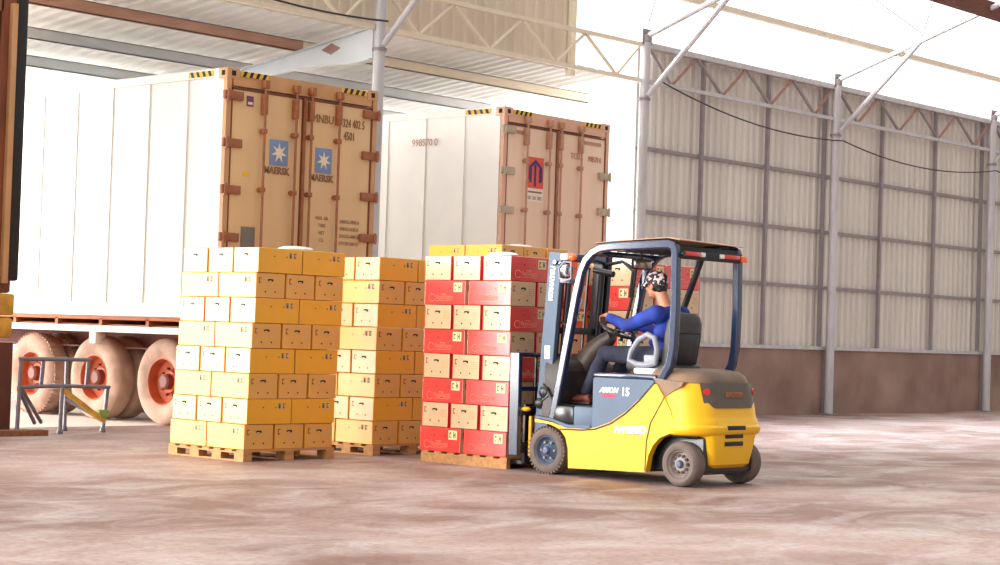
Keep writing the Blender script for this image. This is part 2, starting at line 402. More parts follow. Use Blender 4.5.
for i in range(5):
    xa, xb = colx[i], colx[i+1]; W = xb-xa
    t = empty('roof_truss', (xa, 17.9, 5.25), 0, tr_lab[i], 'roof truss', 'lattice trusses along the eave')
    top, bot = .58, .02
    a, b = .10, W-.10
    cm = 'steelcream' if i < 2 else 'steel'  # cream puts the blown-out daylight of these bays into the steel colour
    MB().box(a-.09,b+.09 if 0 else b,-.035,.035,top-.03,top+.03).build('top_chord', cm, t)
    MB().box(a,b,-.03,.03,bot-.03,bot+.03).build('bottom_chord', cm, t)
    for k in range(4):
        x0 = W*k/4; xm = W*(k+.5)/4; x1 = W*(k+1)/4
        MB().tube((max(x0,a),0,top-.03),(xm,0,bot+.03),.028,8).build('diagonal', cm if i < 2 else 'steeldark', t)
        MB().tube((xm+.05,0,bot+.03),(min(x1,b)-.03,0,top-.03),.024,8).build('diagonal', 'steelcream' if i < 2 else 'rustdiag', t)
# eave beam on top of the sheet wall
struct(MB().box(22.95,47.8,18.0,18.14,5.83,5.92).build('trim_40', 'steel'))
# slanting wall ties, roof struts
def brace(name, pts, r, m, lab, cat='roof strut', grp='roof struts rising from the column heads'):
    o = MB().path(pts, r, 10).build(name, m); return tag(o, lab, cat, grp)
for x, l in ((17.08,'between the two parked containers'),(22.83,'at the white column where the wall begins'),(28.4,'at the middle grey column'),(34.25,'at the right-hand grey column')):
    y0 = 17.80
    t = empty('roof_strut', (x, y0, 5.0), 0, 'slanting tubular roof strut group ' + l, 'roof strut', 'tubular roof struts rising from the column heads')
    MB().tube((0,0,.04),(0,-1.62,1.57),.045,10).build('knee_brace', 'steel', t)
    MB().tube((0,.03,.98),(0,-4.6,2.57),.045,10).build('rafter_tube', 'steel', t)
    MB().tube((0,.03,1.2),(0,-.62,3.2),.016,8).build('tie_rod', 'steel', t)
    MB().tube((0,-1.6,1.62),(0,-2.1,3.2),.02,8).build('tie_rod', 'steel', t)
    MB().tube((0,-1.6,1.66),(-2.2,-.3,3.1),.012,8).build('tie_rod', 'steel', t)
# eave purlin and roof beam
tag(MB().box(11.0,47.8,17.35,17.43,6.53,6.62).build('roof_purlin','steelcream'), 'long cream steel purlin crossing the bright gap above the wall', 'purlin')
tag(MB().box(8,47.8,14.9,15.1,6.86,7.1).build('roof_beam','rustplate'), 'dark brown roof beam at the top right corner', 'beam')
# sagging cable along the wall top
def sag(a, b, drop, n=14):
    a, b = V(a), V(b); return [a.lerp(b, k/n)-V((0,0,drop*4*(k/n)*(1-k/n))) for k in range(n+1)]
pts = sag((23.1,17.75,5.28),(28.45,17.75,4.88),.2)+sag((28.45,17.75,4.88),(34.2,17.75,4.85),.22)[1:]+sag((34.2,17.75,4.85),(40,17.75,4.85),.22)[1:]
tag(MB().path(pts,.012,6).build('cable','cable'), 'black cable sagging along the corrugated wall between the grey columns', 'cable')
pts = sag((11.5,17.6,5.9),(17.1,17.75,5.35),.25)
tag(MB().path(pts,.014,6).build('cable','cable'), 'black cable sagging under the canopy towards the white column', 'cable')
# beige cladding above the doorway bays
struct(corrugated(11.5, 21.42, 18.3, 5.3, 7.6, .22).build('wall_upper', 'panel', smooth_angle=False))
struct(MB().box(21.42,21.52,18.2,18.3,5.2,7.6).build('trim_41', 'steelcream'))
# loading canopy outside
mb = corrugated(5, 22.6, 0, 0, 5.4, .25, .035); 
for v in mb.bm.verts:
    x, y, z = v.co; v.co = (x, 18.35+z, 5.42-.10*z+ (y if y < 0 else y))
struct(mb.build('canopy_roof', 'canopy', smooth_angle=False))
pl = ['red-brown canopy purlin nearest the truss, over the left container','pale grey canopy purlin just above the left container','pale grey canopy purlin farthest out over the yard']
for (y, z, m, lab, xa, xb) in ((19.52,5.24,'rustbeam',pl[0],5,17.15),(19.52,5.24,'steelcream','cream canopy purlin over the gap beside the right container',17.15,23.4),(20.95,5.06,'whitesteel',pl[1],5,22.6),(22.35,4.92,'whitesteel',pl[2],5,22.6)):
    mb = MB().box(xa,xb,y-.03,y+.03,z-.16,z-.145).box(xa,xb,y-.03,y-.02,z-.16,z).box(xa,xb,y-.03,y+.03,z-.012,z)
    tag(mb.build('canopy_purlin', m), lab, 'purlin', 'purlins under the loading canopy')
for x, lab in ((17.08,'white tapered canopy bracket with a diamond hole beside the left container'),):
    prof = [(0,-.02),(0,.40),(1.42,.20),(3.2,-.04),(5.2,-.24),(5.2,-.29),(3.2,-.17),(1.6,-.04),(.9,-.02),(.4,-.06)]
    t = empty('canopy_bracket', (x, 18.0, 4.85), 0, lab, 'bracket', 'tapered brackets holding the canopy')
    MB().prism([(y,z+.03) for y,z in prof], 'x', -.012, .012).build('web','whitesteel',t)
    MB().bar([(0,y,z+.03) for y,z in prof[1:5]], .14, .016, side=(1,0,0)).build('top_flange','whitesteel',t)
    MB().bar([(0,y,z+.03) for y,z in prof[:4:-1][::-1][:0]] or [(0,0,.01),(0,.4,-.03),(0,.9,.01),(0,1.6,-.01),(0,3.2,-.14),(0,5.2,-.26)], .14, .016).build('bottom_flange','whitesteel',t)
    MB().prism([(.62,.21),(.82,.13),(1.02,.21),(.82,.29)], 'x', -.014, .014).build('diamond_opening','rustdiag',t)
# ------------------------------------------------------------------ containers
def star(cx, cz, R, r, n=7, rot=PI/2):
    return [(cx+math.cos(rot+PI*k/n)*(R if k % 2 == 0 else r), cz+math.sin(rot+PI*k/n)*(R if k % 2 == 0 else r)) for k in range(2*n)]
def container(loc, rz, label, paint, frame, rod, hinge, side, rods, hinges_l, hinges_r, H_=2.95, L_=12.0, door=None, group=None, simple=False):
    W = 2.44
    t = empty('shipping_container', loc, rz, label, 'shipping container', group)
    mb = MB().box(.03,W-.03,.1,L_,.1,H_-.02).box(0,.1,0,L_,0,.16).box(W-.1,W,0,L_,0,.16).box(0,.08,.1,L_,H_-.1,H_).box(W-.08,W,.1,L_,H_-.1,H_)
    for k in range(1, 16): mb.box(.018,.032,k*.75,k*.75+.012,.16,H_-.1)
    mb.build('body', side, t)
    fr = MB().box(0,.07,0,.06,.0,H_).box(W-.07,W,0,.06,0,H_).box(.1,W-.1,.0,.14,H_-.2,H_-.02).box(.1,W-.1,0,.14,0,.14)
    fr.build('door_frame', frame, t)
    for x in (0, W-.178):
        for z in (0, H_-.118):
            mb = MB().rbox(x-.004,x+.182,-.008,.16,z-.004,z+.122,.006).box(x+.06,x+.12,-.012,0,z+.03,z+.09,1).box(x-.006,x,.04,.1,z+.03,z+.09,1)
            mb.build('corner_casting', [frame,'hole'], t)
    for x0, w_ in ((.075, W/2-.09), (W/2+.015, W/2-.09)):
        d = MB().rbox(x0,x0+w_,.01,.07,.15,H_-.22,.008)
        o = d.build('door', door or paint, t)
        MB().box(x0+.0,x0+w_,.004,.012,.15,.175).box(x0,x0+w_,.004,.012,H_-.245,H_-.22).box(x0,x0+.022,.004,.012,.15,H_-.22).box(x0+w_-.022,x0+w_,.004,.012,.15,H_-.22).build('gasket', 'gasket', o)
        o.select_set(False)
    MB().box(W/2-.02,W/2+.02,-.015,.01,.15,H_-.22).build('centre_strip', rod, t)
    for x in rods:
        r = MB().tube((x,-.05,.06),(x,-.05,H_-.1),.016,10).build('lock_rod', rod, t)
        for z in (.10, H_-.14):
            MB().rbox(x-.038,x+.038,-.085,0,z-.05,z+.05,.01).build('cam_keeper', rod, r)
        for z in (.62, 1.55, 2.25): MB().rbox(x-.028,x+.028,-.075,.01,z-.03,z+.03,.01).rbox(x-.045,x+.045,-.02,.01,z-.018,z+.018,.005).build('rod_guide', rod, r)
        MB().rbox(x-.03,x+.03,-.07,.01,H_-.50,H_-.26,.008).build('rod_bracket', rod, r)
        if abs(x-W/2) > .3 or True:
            MB().bar([(x,-.075,.62),(x+(.30 if x < W/2 else -.30),-.075,.60)],.02,.035,side=(0,1,0)).build('handle', rod, r)
    for z in hinges_l:
        MB().rbox(-.045,.24,-.03,.02,z-.052,z+.052,.008).tube((.0,-.035,z-.07),(.0,-.035,z+.07),.018,8).build('hinge', hinge, t)
    for z in hinges_r:
        MB().rbox(W-.24,W+.045,-.03,.02,z-.052,z+.052,.008).tube((W,-.035,z-.07),(W,-.035,z+.07),.018,8).build('hinge', hinge, t)
    for xs in ((.2,.62),(W-.62,W-.2)):
        mb = MB().box(xs[0],xs[1],-.012,-.002,H_-.085,H_-.02,0)
        k = xs[0]+.02
        while k < xs[1]-.06: mb.prism([(k,H_-.085),(k+.045,H_-.085),(k+.075,H_-.02),(k+.03,H_-.02)],'y',-.016,-.012,1); k += .1
        mb.build('hazard_stripe', ['yellowpaint','black'], t)
    mb = MB().box(-.008,-.001,.25,.72,H_-.085,H_-.02,0)
    for k in range(4): mb.prism([(.28+k*.11,H_-.085),(.325+k*.11,H_-.085),(.355+k*.11,H_-.02),(.31+k*.11,H_-.02)],'x',-.012,-.008,1)
    mb.build('hazard_stripe', ['yellowpaint','black'], t)
    return t
# left container (door plane y = 17.0)
c1 = container((13.80,17.0,1.305), 0, 'cream refrigerated container with two blue star logos, backed in on the left', 'cont','contframe','rod','rod','contwhite',
    (.555,1.05,1.30,1.76), (.40,.96,1.52,2.07,2.63), (.55,1.08,1.60,2.12,2.64), group=None)
def logo1(x, z, w, h, tx, tz, ts):
    mb = MB().rbox(x-w/2,x+w/2,.002,.009,z-h/2,z+h/2,.003,0)
    st = star(x,z,w*.44,w*.17)
    for i in range(len(st)):
        a_, b_ = st[i], st[(i+1) % len(st)]
        mb.quad([(x,-.002,z),(a_[0],-.002,a_[1]),(b_[0],-.002,b_[1])],1)
    mb.build('logo_square', ['logoblue','logostar'], c1)
    textmesh('logo_lettering', 'MAERSK', ts, 'logodark', c1, faceY(tx,.004,tz), .003, .92, bold=.004)
logo1(.835, 2.02, .29, .31, .81, 1.80, .118)
logo1(1.56, 1.99, .27, .31, 1.535, 1.77, .115)
textmesh('number_lettering','MNBU', .15,'logodark',c1,faceY(1.53,.004,2.5),.003,.85)
textmesh('number_lettering','324 402 5', .15,'logodark',c1,faceY(2.05,.004,2.49),.003,.62)
textmesh('number_lettering','4501', .15,'logodark',c1,faceY(1.98,.004,2.33),.003,.65)
for k, (a_, b_) in enumerate((('MAX. GR.','34000 KG 74960 LB'),('TARE','4590 KG 10120 LB'),('NET','29410 KG 64840 LB'),('CU.','67.9 CUM 2400 CFT'))):
    textmesh('data_lettering', a_, .065,'logodark',c1,faceY(1.57,.006,1.28-k*.09),.001,.8)
    textmesh('data_lettering', b_, .065,'logodark',c1,faceY(2.03,.006,1.26-k*.09),.001,.62)
MB().box(.31,.41,0,.009,2.53,2.65,0).box(.325,.395,-.002,0,2.55,2.58,1).build('sticker',['purple','sticker'],c1)
MB().box(.29,.38,0,.009,1.70,1.75).build('sticker','yellowpaint',c1)
MB().rbox(.29,.50,-.004,.009,.74,1.10,.005).build('vent_plate','greypanel',c1)
# right container (slightly askew)
c2 = container((19.10,17.42,1.45), math.radians(2.0), 'pinkish container, paled for glare, with a red square sticker and white side, on the right', 'cont2','contframe2','rod2','hinge2','contwhite',
    (.47,.98,1.24,1.72), (.4,.96,1.53,2.08,2.66), (.55,1.1,1.65,2.18), H_=2.97)
mb = MB().box(.62,.99,.0,.009,1.88,2.32,0)
for x, h in ((.70,.22),(.80,.34),(.91,.22)):
    mb.box(x-.022,x+.022,-.004,0,2.09-h/2-.02,2.09+h/2-.04,1)
mb.prism([(.66,2.18),(.805,2.29),(.95,2.18),(.95,2.13),(.805,2.235),(.66,2.13)],'y',-.004,0,1)
mb.box(.94,.96,-.004,0,1.98,2.14,1).box(.66,.68,-.004,0,2.0,2.15,1)
mb.box(.62,.99,0,.009,1.68,1.875,2).box(.65,.96,-.002,0,1.81,1.835,3)
mb.bm.transform(Matrix.Translation((-.085,0,.0)))
mb.build('sticker',['logored','logonavy','sticker','logodark'],c2)
textmesh('sticker_lettering','081 285 2882',.075,'logodark',c2,faceY(.72,-.001,1.735),.001,.75)
for x, s_ in ((.36,'45G1'),(2.05,'CAUTION')):
    mb = MB().box(x-.2,x+.2,.004,.009,2.62,2.67,0); mb.build('data_plate','rod2',c2)
textmesh('number_lettering','TCLU',.12,'rod2',c2,faceY(1.66,.004,2.42),.002,.9)
textmesh('number_lettering','998570 0',.12,'rod2',c2,faceY(2.1,.004,2.41),.002,.7)
textmesh('number_lettering','998570 0',.15,'rod2',c2,faceX(-.002,1.5,2.52),.002,.9)
textmesh('number_lettering','TCLU',.15,'rod2',c2,faceX(-.002,2.6,2.52),.002,.9)
# brown container at the left edge
c0 = empty('shipping_container',(8.83,17.25,1.5),0,'rust brown container corner post cut off by the left edge of the photo','shipping container')
mb = MB().box(.03,2.38,.15,6,0,3.2); mb.build('body','contwhite',c0)  # unseen body kept short and white so daylight passes and bounces
MB().box(0,.13,0,.16,0,3.2).box(2.08,2.26,0,.2,0,3.2).box(.1,2.1,0,.14,3.0,3.2).build('door_frame','brownpaint',c0)
for x0 in (.13,1.1):
    MB().rbox(x0,x0+.95,.0,.06,.05,3.0,.01).build('door','greypanel',c0)
for x in (.5,.95,1.25,1.95):
    MB().tube((x,-.05,.05),(x,-.05,3.1),.02,10).rbox(x-.05,x+.05,-.08,0,.3,.42,.01).rbox(x-.05,x+.05,-.08,0,2.4,2.52,.01).build('lock_rod','brownpaint',c0)
MB().rbox(2.18,2.25,-.06,.04,.1,3.1,.01).build('hinge_post','contframe',c0)
MB().rbox(2.26,2.40,-.03,.12,.13,3.3,.03).build('gasket','black',c0)
mb = MB().rbox(2.08,2.31,-.02,.16,.0,.18,.02).rbox(2.2,2.245,-.024,-.018,.05,.13,.004,0,1)
mb.build('corner_casting',['chassisdark','sticker'],c0)
# trailer under each container: chassis, axles, wheels
def truck_wheel(parent, x, y, s, lugs=True):
    """outer face towards s (-1 = -X)"""
    R = .525
    w_ = MB().lathe([(.29,-.02),(.33,-.0),(.40,.012),(.46,.0),(.505,-.03),(R,-.065),(R,-.24),(.5,-.28),(.40,-.295),(.29,-.28),(.29,-.02)],(x,y,R),'x',48,0,sx=-1 if s > 0 else 1)
    # sx flips so that the profile runs inwards
    o = None
    mb = MB(); sg = 1 if s < 0 else -1
    mb.lathe([(.29,.02),(.33,.0),(.40,-.012),(.46,.0),(.505,.03),(R,.065),(R,.24),(.5,.28),(.40,.295),(.29,.28)],(x,y,R),'x',48,0,sx=sg)
    for k in range(56 if lugs else 0):
        a = 2*PI*k/56; T = Matrix.Translation((x,y,R)) @ Matrix.Rotation(a,4,'X')
        mb.box(*(sorted((sg*.04,sg*.12))),-.012,.012,R-.01,R+.012,0,M4=T)
    tyre = mb.build('tyre','tyre',parent)
    mb = MB().lathe([(.29,.02),(.275,.015),(.262,.05),(.255,.14),(.20,.17),(.15,.165),(.13,.12),(.0,.12)],(x,y,R),'x',40,0,sx=sg)
    mb.lathe([(.29,.28),(.2,.27),(0,.26)],(x,y,R),'x',40,0,sx=sg)
    mb.build('rim','rim',tyre)
    mb = MB().lathe([(.10,.13),(.095,.05),(.07,.03),(0,.03)],(x,y,R),'x',20,0,sx=sg)
    for k in range(10):
        a = 2*PI*k/10; mb.tube((x+sg*.155,y+math.cos(a)*.165,R+math.sin(a)*.165),(x+sg*.12,y+math.cos(a)*.165,R+math.sin(a)*.165),.016,6)
    mb.build('wheel_hub','hub',tyre)
    w_.bm.free()
    return tyre
def trailer(loc, label, group, ztop=1.30):
    t = empty('container_trailer', loc, 0, label, 'trailer', group)
    W = 2.44
    for x in (.62, W-.78): MB().box(x,x+.16,.05,12,ztop-.42,ztop-.04).build('main_beam','chassisdark',t)
    MB().box(.0,.05,.12,12,ztop-.20,ztop-.12).build('side_rail','chassispale',t)
    MB().box(W-.05,W,.12,12,ztop-.20,ztop-.12).build('side_rail','chassispale',t)
    MB().box(.0,.06,.05,12,ztop-.045,ztop-.0).box(W-.06,W,.05,12,ztop-.045,ztop).build('top_rail','chassis',t)
    mb = MB()
    for k in range(13): mb.box(.05,W-.05,.3+k*.95,.36+k*.95,ztop-.12,ztop-.045).box(.0,.05,.3+k*.95,.36+k*.95,ztop-.12,ztop-.03)
    mb.build('cross_member','chassis',t)
    mb = MB().box(.06,W-.06,.3,11.9,ztop-.115,ztop-.10); mb.build('deck_plate','chassis',t)
    for k, y in enumerate((1.1,2.5,3.9)):
        MB().tube((.2,y,.525),(W-.2,y,.525),.07,14).build('axle','chassisdark',t)
        for x in (.62, W-.78):
            MB().prism([(y-.55,ztop-.42),(y-.45,ztop-.42),(y-.1,.68),(y+.1,.68),(y+.45,ztop-.42),(y+.55,ztop-.42),(y+.2,.56),(y-.2,.56)],'x',x+.02,x+.12).build('suspension','chassisdark',t)
        for x, s in ((.1,-1),(.42,-1),(W-.1,1),(W-.42,1)):
            o = truck_wheel(t, x, y, s, k == 2)
    MB().rbox(.1,W-.1,-.06,.05,.52,.64,.01).build('rear_bumper','chassisdark',t)
    for k in (.9,): MB().rbox(.02,.18,2.35+k*0,2.5+k*0,.95,1.1,.02).build('side_lamp','chassispale',t)
    mb = MB().box(.3,W-.3,.3,11.5,.9,.92); 
    mb.build('under_plate','chassisdark',t)
    MB().box(.5,.56,7.8,7.95,.02,ztop-.2).box(W-.56,W-.5,7.8,7.95,.02,ztop-.2).box(.4,W-.4,7.75,8.0,.0,.03).build('landing_leg','chassisdark',t)
    return t
trailer((13.74,17.0,0),'orange-brown container trailer with dusty wheels under the left star-logo container','container trailers')
trailer((19.02,17.45,.0),'container trailer under the right container, mostly hidden by carton stacks','container trailers',1.42)
# brown trailer at left edge
t = empty('trailer_rear',(8.83,17.25,0),0,'worn yellow bumper blocks on a dark rusty support at the left edge','trailer')
MB().rbox(1.98,2.36,-.04,.25,1.26,1.495,.03).build('bumper_block','yellowblock',t)
MB().rbox(1.98,2.35,-.04,.25,1.02,1.24,.04).build('bumper_block','yellowblock',t)
MB().box(1.0,2.38,0,.2,0,.97).build('support_panel','rustplate',t)
MB().box(.05,2.0,.05,.3,1.0,1.42).box(.1,2.05,.3,5.9,1.2,1.49).build('bed_frame','rustplate',t)
MB().box(.2,.4,5.4,5.6,0,1.22).box(1.7,1.9,5.4,5.6,0,1.22).build('landing_leg','rustplate',t)

# ------------------------------------------------------------------ cartons
LX, WX, HX = .540, .352, .2305
def carton(kind):
    """long side along X (faces +-Y), short ends face +-X; origin at base centre"""
    mb = MB(); l, w_, h = LX/2, WX/2, HX
    n = mb._start()
    # body with a slightly bulged lid
    mb.rbox(-l+.004,l-.004,-w_+.004,w_-.004,0,h-.003,.006,0)
    for f in mb.bm.faces:
        f.normal_update()
        if abs(f.normal.x) > .7: f.material_index = 1
        f.smooth = False
    # lid seam line near the base
    for s in (-1, 1):
        y = s*(w_-.004)
        def slab(x0, x1, z0, z1, mi, d=.0012):
            mb.box(x0,x1,min(y,y+s*d),max(y,y+s*d),z0,z1,mi)
        fx = lambda a: a*s  # keeps the print the right way round on both faces
        def S_(a, b, z0, z1, mi, d=.0012): slab(min(fx(a),fx(b)),max(fx(a),fx(b)),z0,z1,mi,d)
        # a grows towards the viewer's left
        for a in (.075,-.075): 
            mb.lathe([(.0065,0),(.0065,.0016),(0,.0016)],(fx(a),y,h*.66),'y',10,2,False,sx=s)
        if kind == 'y':
            S_(-.10,-.14,h*.60,h*.84,4); S_(-.155,-.195,h*.60,h*.84,4)
            for a0 in (-.105,-.16):
                S_(a0-.004,a0-.012,h*.62,h*.82,3,.002); S_(a0-.004,a0-.028,h*.78,h*.82,3,.002); S_(a0-.004,a0-.028,h*.62,h*.66,3,.002)
            S_(-.118,-.132,h*.66,h*.76,3,.0022)
        else:
            S_(-.115,-.225,h*.52,h*.90,5)
            S_(-.128,-.135,h*.60,h*.82,3,.002); S_(-.135,-.152,h*.76,h*.82,3,.002); S_(-.135,-.152,h*.60,h*.64,3,.002)
            S_(-.178,-.186,h*.58,h*.84,3,.002); S_(-.186,-.205,h*.68,h*.74,3,.002); S_(-.198,-.206,h*.60,h*.82,3,.002)
            # ring emblem and a line of flowing script
            pr = []; 
            for k in range(19):
                a = .35+2*PI*.86*k/18; pr.append((fx(.165)+math.cos(a)*.04*(-s), y+s*.0006, h*.28+math.sin(a)*.034))
            mb.path(pr,.0032,4,6,True,False)
            for k in range(7):
                cx = .10-k*.032
                pr = [(fx(cx+.012*math.cos(b)), y+s*.0006, h*.28+.017*math.sin(b)+(.010 if k in (0,3) else 0)) for b in [i*PI/4 for i in range(8)]]
                mb.path(pr+[pr[0]],.0028,4,6,True,False)
            S_(.12,-.09,h*.17-.004,h*.17,6,.0012)
            S_(.05,-.02,h*.42,h*.445,6,.0012)
    for s in (-1, 1):
        x = s*(l-.004)
        fy = lambda a: -a*s   # a grows to the viewer's left
        def E_(a, b, z0, z1, mi, d=.0012): mb.box(min(x,x+s*d),max(x,x+s*d),min(fy(a),fy(b)),max(fy(a),fy(b)),z0,z1,mi)
        # hand hole: rounded opening with a flap edge
        for f0 in (1,):
            pr = [(fy(.034*math.copysign(abs(math.cos(t))**.6,math.cos(t))), h*.70+.013*math.copysign(abs(math.sin(t))**.7,math.sin(t))) for t in [i*PI/8 for i in range(16)]]
            mb.prism(pr,'x',x if s > 0 else x-.0016, x+.0016 if s > 0 else x, 2)
            E_(.024,-.012,h*.655,h*.685,5 if kind == 'y' else 5,.0022)
        for a in (.058,-.058): mb.lathe([(.008,0),(.008,.0016),(0,.0016)],(x,fy(a),h*.24),'x',10,2,False,sx=s)
        E_(.138,.130,h*.58,h*.80,3); E_(.138,.112,h*.76,h*.80,3); E_(.138,.112,h*.58,h*.62,3)
        for q in range(4): E_(-.07,-.15,h*(.44+.08*q),h*(.44+.08*q)+.003,4)
        if kind == 'r':
            E_(.168,.160,.008,h-.012,0,.001)
    me_mats = {'y': ['yside','yend','hole','ink','labgrey','lab','faint'], 'r': ['rside','rend','hole','ink','faint','lab','pinkprint']}[kind]
    return mb.build('carton', me_mats, smooth_angle=False)
protos = {'y': carton('y'), 'r': carton('r')}
used = {'y': False, 'r': False}
def put_carton(kind, x, y, z, rz, label, group):
    o = protos[kind]
    if used[kind]: o = o.copy(); C.objects.link(o)
    used[kind] = True
    o.location = (x, y, z); o.rotation_euler = (0, 0, rz)
    return tag(o, label, 'carton', group)
ordn = ['bottom','second','third','fourth','fifth','sixth','seventh','eighth','ninth']
PH = .105
def stack(kind, x0, y0, rows, name, group, gap=.006, jit=.006, lean=(0,0)):
    rd = random.Random(name)
    colr = {'y':'yellow','r':'red'}[kind]
    Lp = 2*LX+gap
    for k in range(rows):
        z = PH+k*(HX+.0006); ex = k % 2 == 1
        ox = rd.uniform(-jit,jit)+lean[0]*k; oy = rd.uniform(-jit,jit)+lean[1]*k
        rown = 'top row' if k == rows-1 else ordn[k]+(' row' if k == 0 else ' row up')
        def p(ax, ay, rz, desc):
            put_carton(kind, x0+ox+ax+rd.uniform(-.002,.002), y0+oy+ay+rd.uniform(-.002,.002), z, rz+rd.uniform(-.006,.006), '%s carton %s, %s of %s' % (colr, desc, rown, name), group)
        step = (Lp-WX)/2
        if ex:   # short ends to the left face: 3 along Y, 2 along X
            for j in range(3):
                p(LX/2, WX/2+j*step, 0, ('at the near corner','mid left face','at the far left edge')[j])
            p(LX*1.5+gap, WX/2, 0, 'at the right edge')
        else:
            for j in range(3):
                p(WX/2+j*step, LX/2, PI/2, ('at the near corner','mid right face','at the right edge')[j])
            p(WX/2, LX*1.5+gap, PI/2, 'at the far left edge')
# pallets ---------------------------------------------------------------
def pallet(x0, y0, wx, wy, label, solid=False):
    t = empty('wooden_pallet', (x0, y0, 0), 0, label, 'pallet', 'wooden pallets under the carton stacks')
    if not solid:
        for i in range(7):
            y = i*(wy-.1)/6; MB().box(0,wx,y,y+.1,.087,.104).build('deck_board','wood',t)
        for i in range(3):
            x = i*(wx-.1)/2
            MB().box(x,x+.1,0,wy,.072,.087).build('stringer_board','wood',t)
            MB().box(x,x+.1,0,wy,0,.014).build('runner','wood',t)
            for j in range(4 if i == 0 else 3):
                y = j*(wy-.13)/(3 if i == 0 else 2); MB().box(x,x+.1,y,y+.13,.014,.072).build('block','wood',t)
    else:
        for i in range(7):
            y = i*(wy-.1)/6; MB().box(0,wx,y,y+.09,.088,.104).build('deck_board','wood',t)
        for i in range(3):
            x = i*(wx-.05)/2; MB().box(x,x+.05,0,wy,.0,.088).build('stringer','wood',t)
    return t
S1, S2, S3, S4, S5 = (10.9,13.0),(12.646,13.15),(12.6,11.34),(14.5,13.2),(13.79,10.88)
stack('y', *S1, 8, 'front left yellow stack', 'yellow cartons in the front left stack', lean=(.011,-.002))
stack('y', *S2, 8, 'middle yellow stack', 'yellow cartons in the middle stack', lean=(.004,0))
stack('r', *S3, 8, 'stack on the forks', 'red cartons in the stack on the forks', gap=.03, jit=.008)
stack('y', *S4, 9, 'tall rear yellow stack', 'yellow cartons in the tall stack behind the red ones')
stack('r', *S5, 8, 'stack beyond the forklift', 'red cartons in the stack beyond the forklift')
pallet(10.87,12.97,1.11,1.09,'wooden block pallet under the front left yellow stack')
pallet(12.63,13.12,1.11,1.09,'wooden block pallet under the middle yellow stack')
pallet(12.59,11.32,1.11,1.10,'plank-sided pallet under the red stack being lifted by the forklift',True)
pallet(14.47,13.17,1.12,1.15,'wooden pallet under the tall yellow stack behind the red cartons')
pallet(13.77,10.85,1.12,1.15,'wooden pallet under the red stack beyond the forklift',True)
def wrap(name, x, y, z, sx, sy, sz, lab, seed):
    rd = random.Random(seed); mb = MB(); rings = []
    for i, (q, hh) in enumerate(((1,0),(1.03,.35),(.85,.8),(.45,1.))):
        rings.append([(math.cos(a)*sx*q*(1+rd.uniform(-.1,.1)), math.sin(a)*sy*q*(1+rd.uniform(-.1,.1)), sz*hh) for a in [2*PI*k/14 for k in range(14)]])
    mb.loft(rings)
    o = mb.build(name,'bag',loc=(x,y,z)); return tag(o,lab,'plastic bag')
zt = PH+8*(HX+.0006)
wrap('plastic_bag',11.62,13.2,zt,.18,.12,.04,'crumpled white plastic bag on top of the front left yellow stack',1)
wrap('plastic_bag',12.78,11.62,zt,.10,.16,.04,'crumpled white plastic bag lying on the red stack on the forks',2)
wrap('plastic_bag',15.1,13.5,zt+HX,.16,.12,.03,'scrap of white plastic on top of the tall yellow stack',3)

# ------------------------------------------------------------------ metal stand and plank, lower left
t = empty('metal_stand',(11.2,17.1,0),0,'grey tubular steel work stand with a yellow brace in front of the trailer wheels','stand')
r = .022
for (nm, a, b) in (('leg',(0,0,0),(.02,0,.80)),('leg',(.46,-.12,0),(.47,-.12,.52)),('leg',(1.1,0,0),(1.15,0,.5)),('leg',(.84,.35,0),(.84,.35,.8)),
    ('post',(.28,0,.5),(.30,0,.8)),('post',(.86,0,.5),(.88,0,.8)),('top_rail',(0,0,.8),(.9,0,.8)),('top_rail',(.02,0,.8),(.84,.35,.8)),('mid_rail',(0,0,.5),(.47,-.12,.52)),('mid_rail',(.47,-.12,.52),(1.17,0,.5)),
    ('mid_rail',(0,0,.5),(.84,.35,.5)),('cross_brace',(.84,.35,.35),(1.1,0,.14)),('cross_brace',(0,0,.48),(.35,.2,.1)),('cross_brace',(.1,.1,.48),(.5,.3,.1))):
    MB().tube(a,b,r,10).build(nm,'standsteel',t)
MB().bar([(.50,-.10,.47),(1.0,-.03,.18),(1.12,0,.12)],.05,.05,side=(0,1,0)).build('yellow_brace','yellowbar',t)
for p in ((0,0,0),(.46,-.12,0),(1.1,0,0),(.84,.35,0)):
    MB().lathe([(.03,0),(.035,.01),(.03,.05),(.02,.06)],p,'z',12).build('foot','standsteel',t)
MB().rbox(1.02,1.16,-.05,.03,.16,.25,.02).build('clamp','greenrag',t)
tag(MB().box(10.45,11.36,16.75,16.95,0,.06).build('wood_plank','wooddark'),'brown wooden plank lying on the floor at the left edge','plank')
# ------------------------------------------------------------------ forklift (root at ground, x across, +y forward)
FX, FY = 12.985, 9.9
FK = empty('forklift',(FX,FY,0),0,'yellow and blue-grey counterbalance forklift lifting the red carton stack','forklift')
def arc(cx, cy, r, a0, a1, n):
    return [(cx+r*math.cos(math.radians(a0+(a1-a0)*k/n)), cy+r*math.sin(math.radians(a0+(a1-a0)*k/n))) for k in range(n+1)]
# yellow side skirts with both wheel arches
side = [(1.0,.475),(.93,.475),(.86,.46)]+arc(.87,.20,.27,72,-8,8)[1:]
side = [(1.0,.455)]+[(.90,.455),(.80,.44),(.70,.405),(.635,.34),(.605,.25),(.595,.075)]+[(-.26,.10)]+[(-.285,.24),(-.33,.33),(-.40,.40),(-.50,.44),(-.56,.45)]+[(-.56,.50),(-.50,.64),(-.42,.76),(-.35,.85),(-.33,.85),(-.17,.715),(-.03,.60),(.13,.505),(.30,.445),(.45,.425),(.64,.425),(.80,.475),(1.0,.49)]
for s in (-1, 1):
    a, b = sorted((s*.505, s*.44))
    MB().prism(side,'x',a,b).build('side_skirt','ypaint',FK)
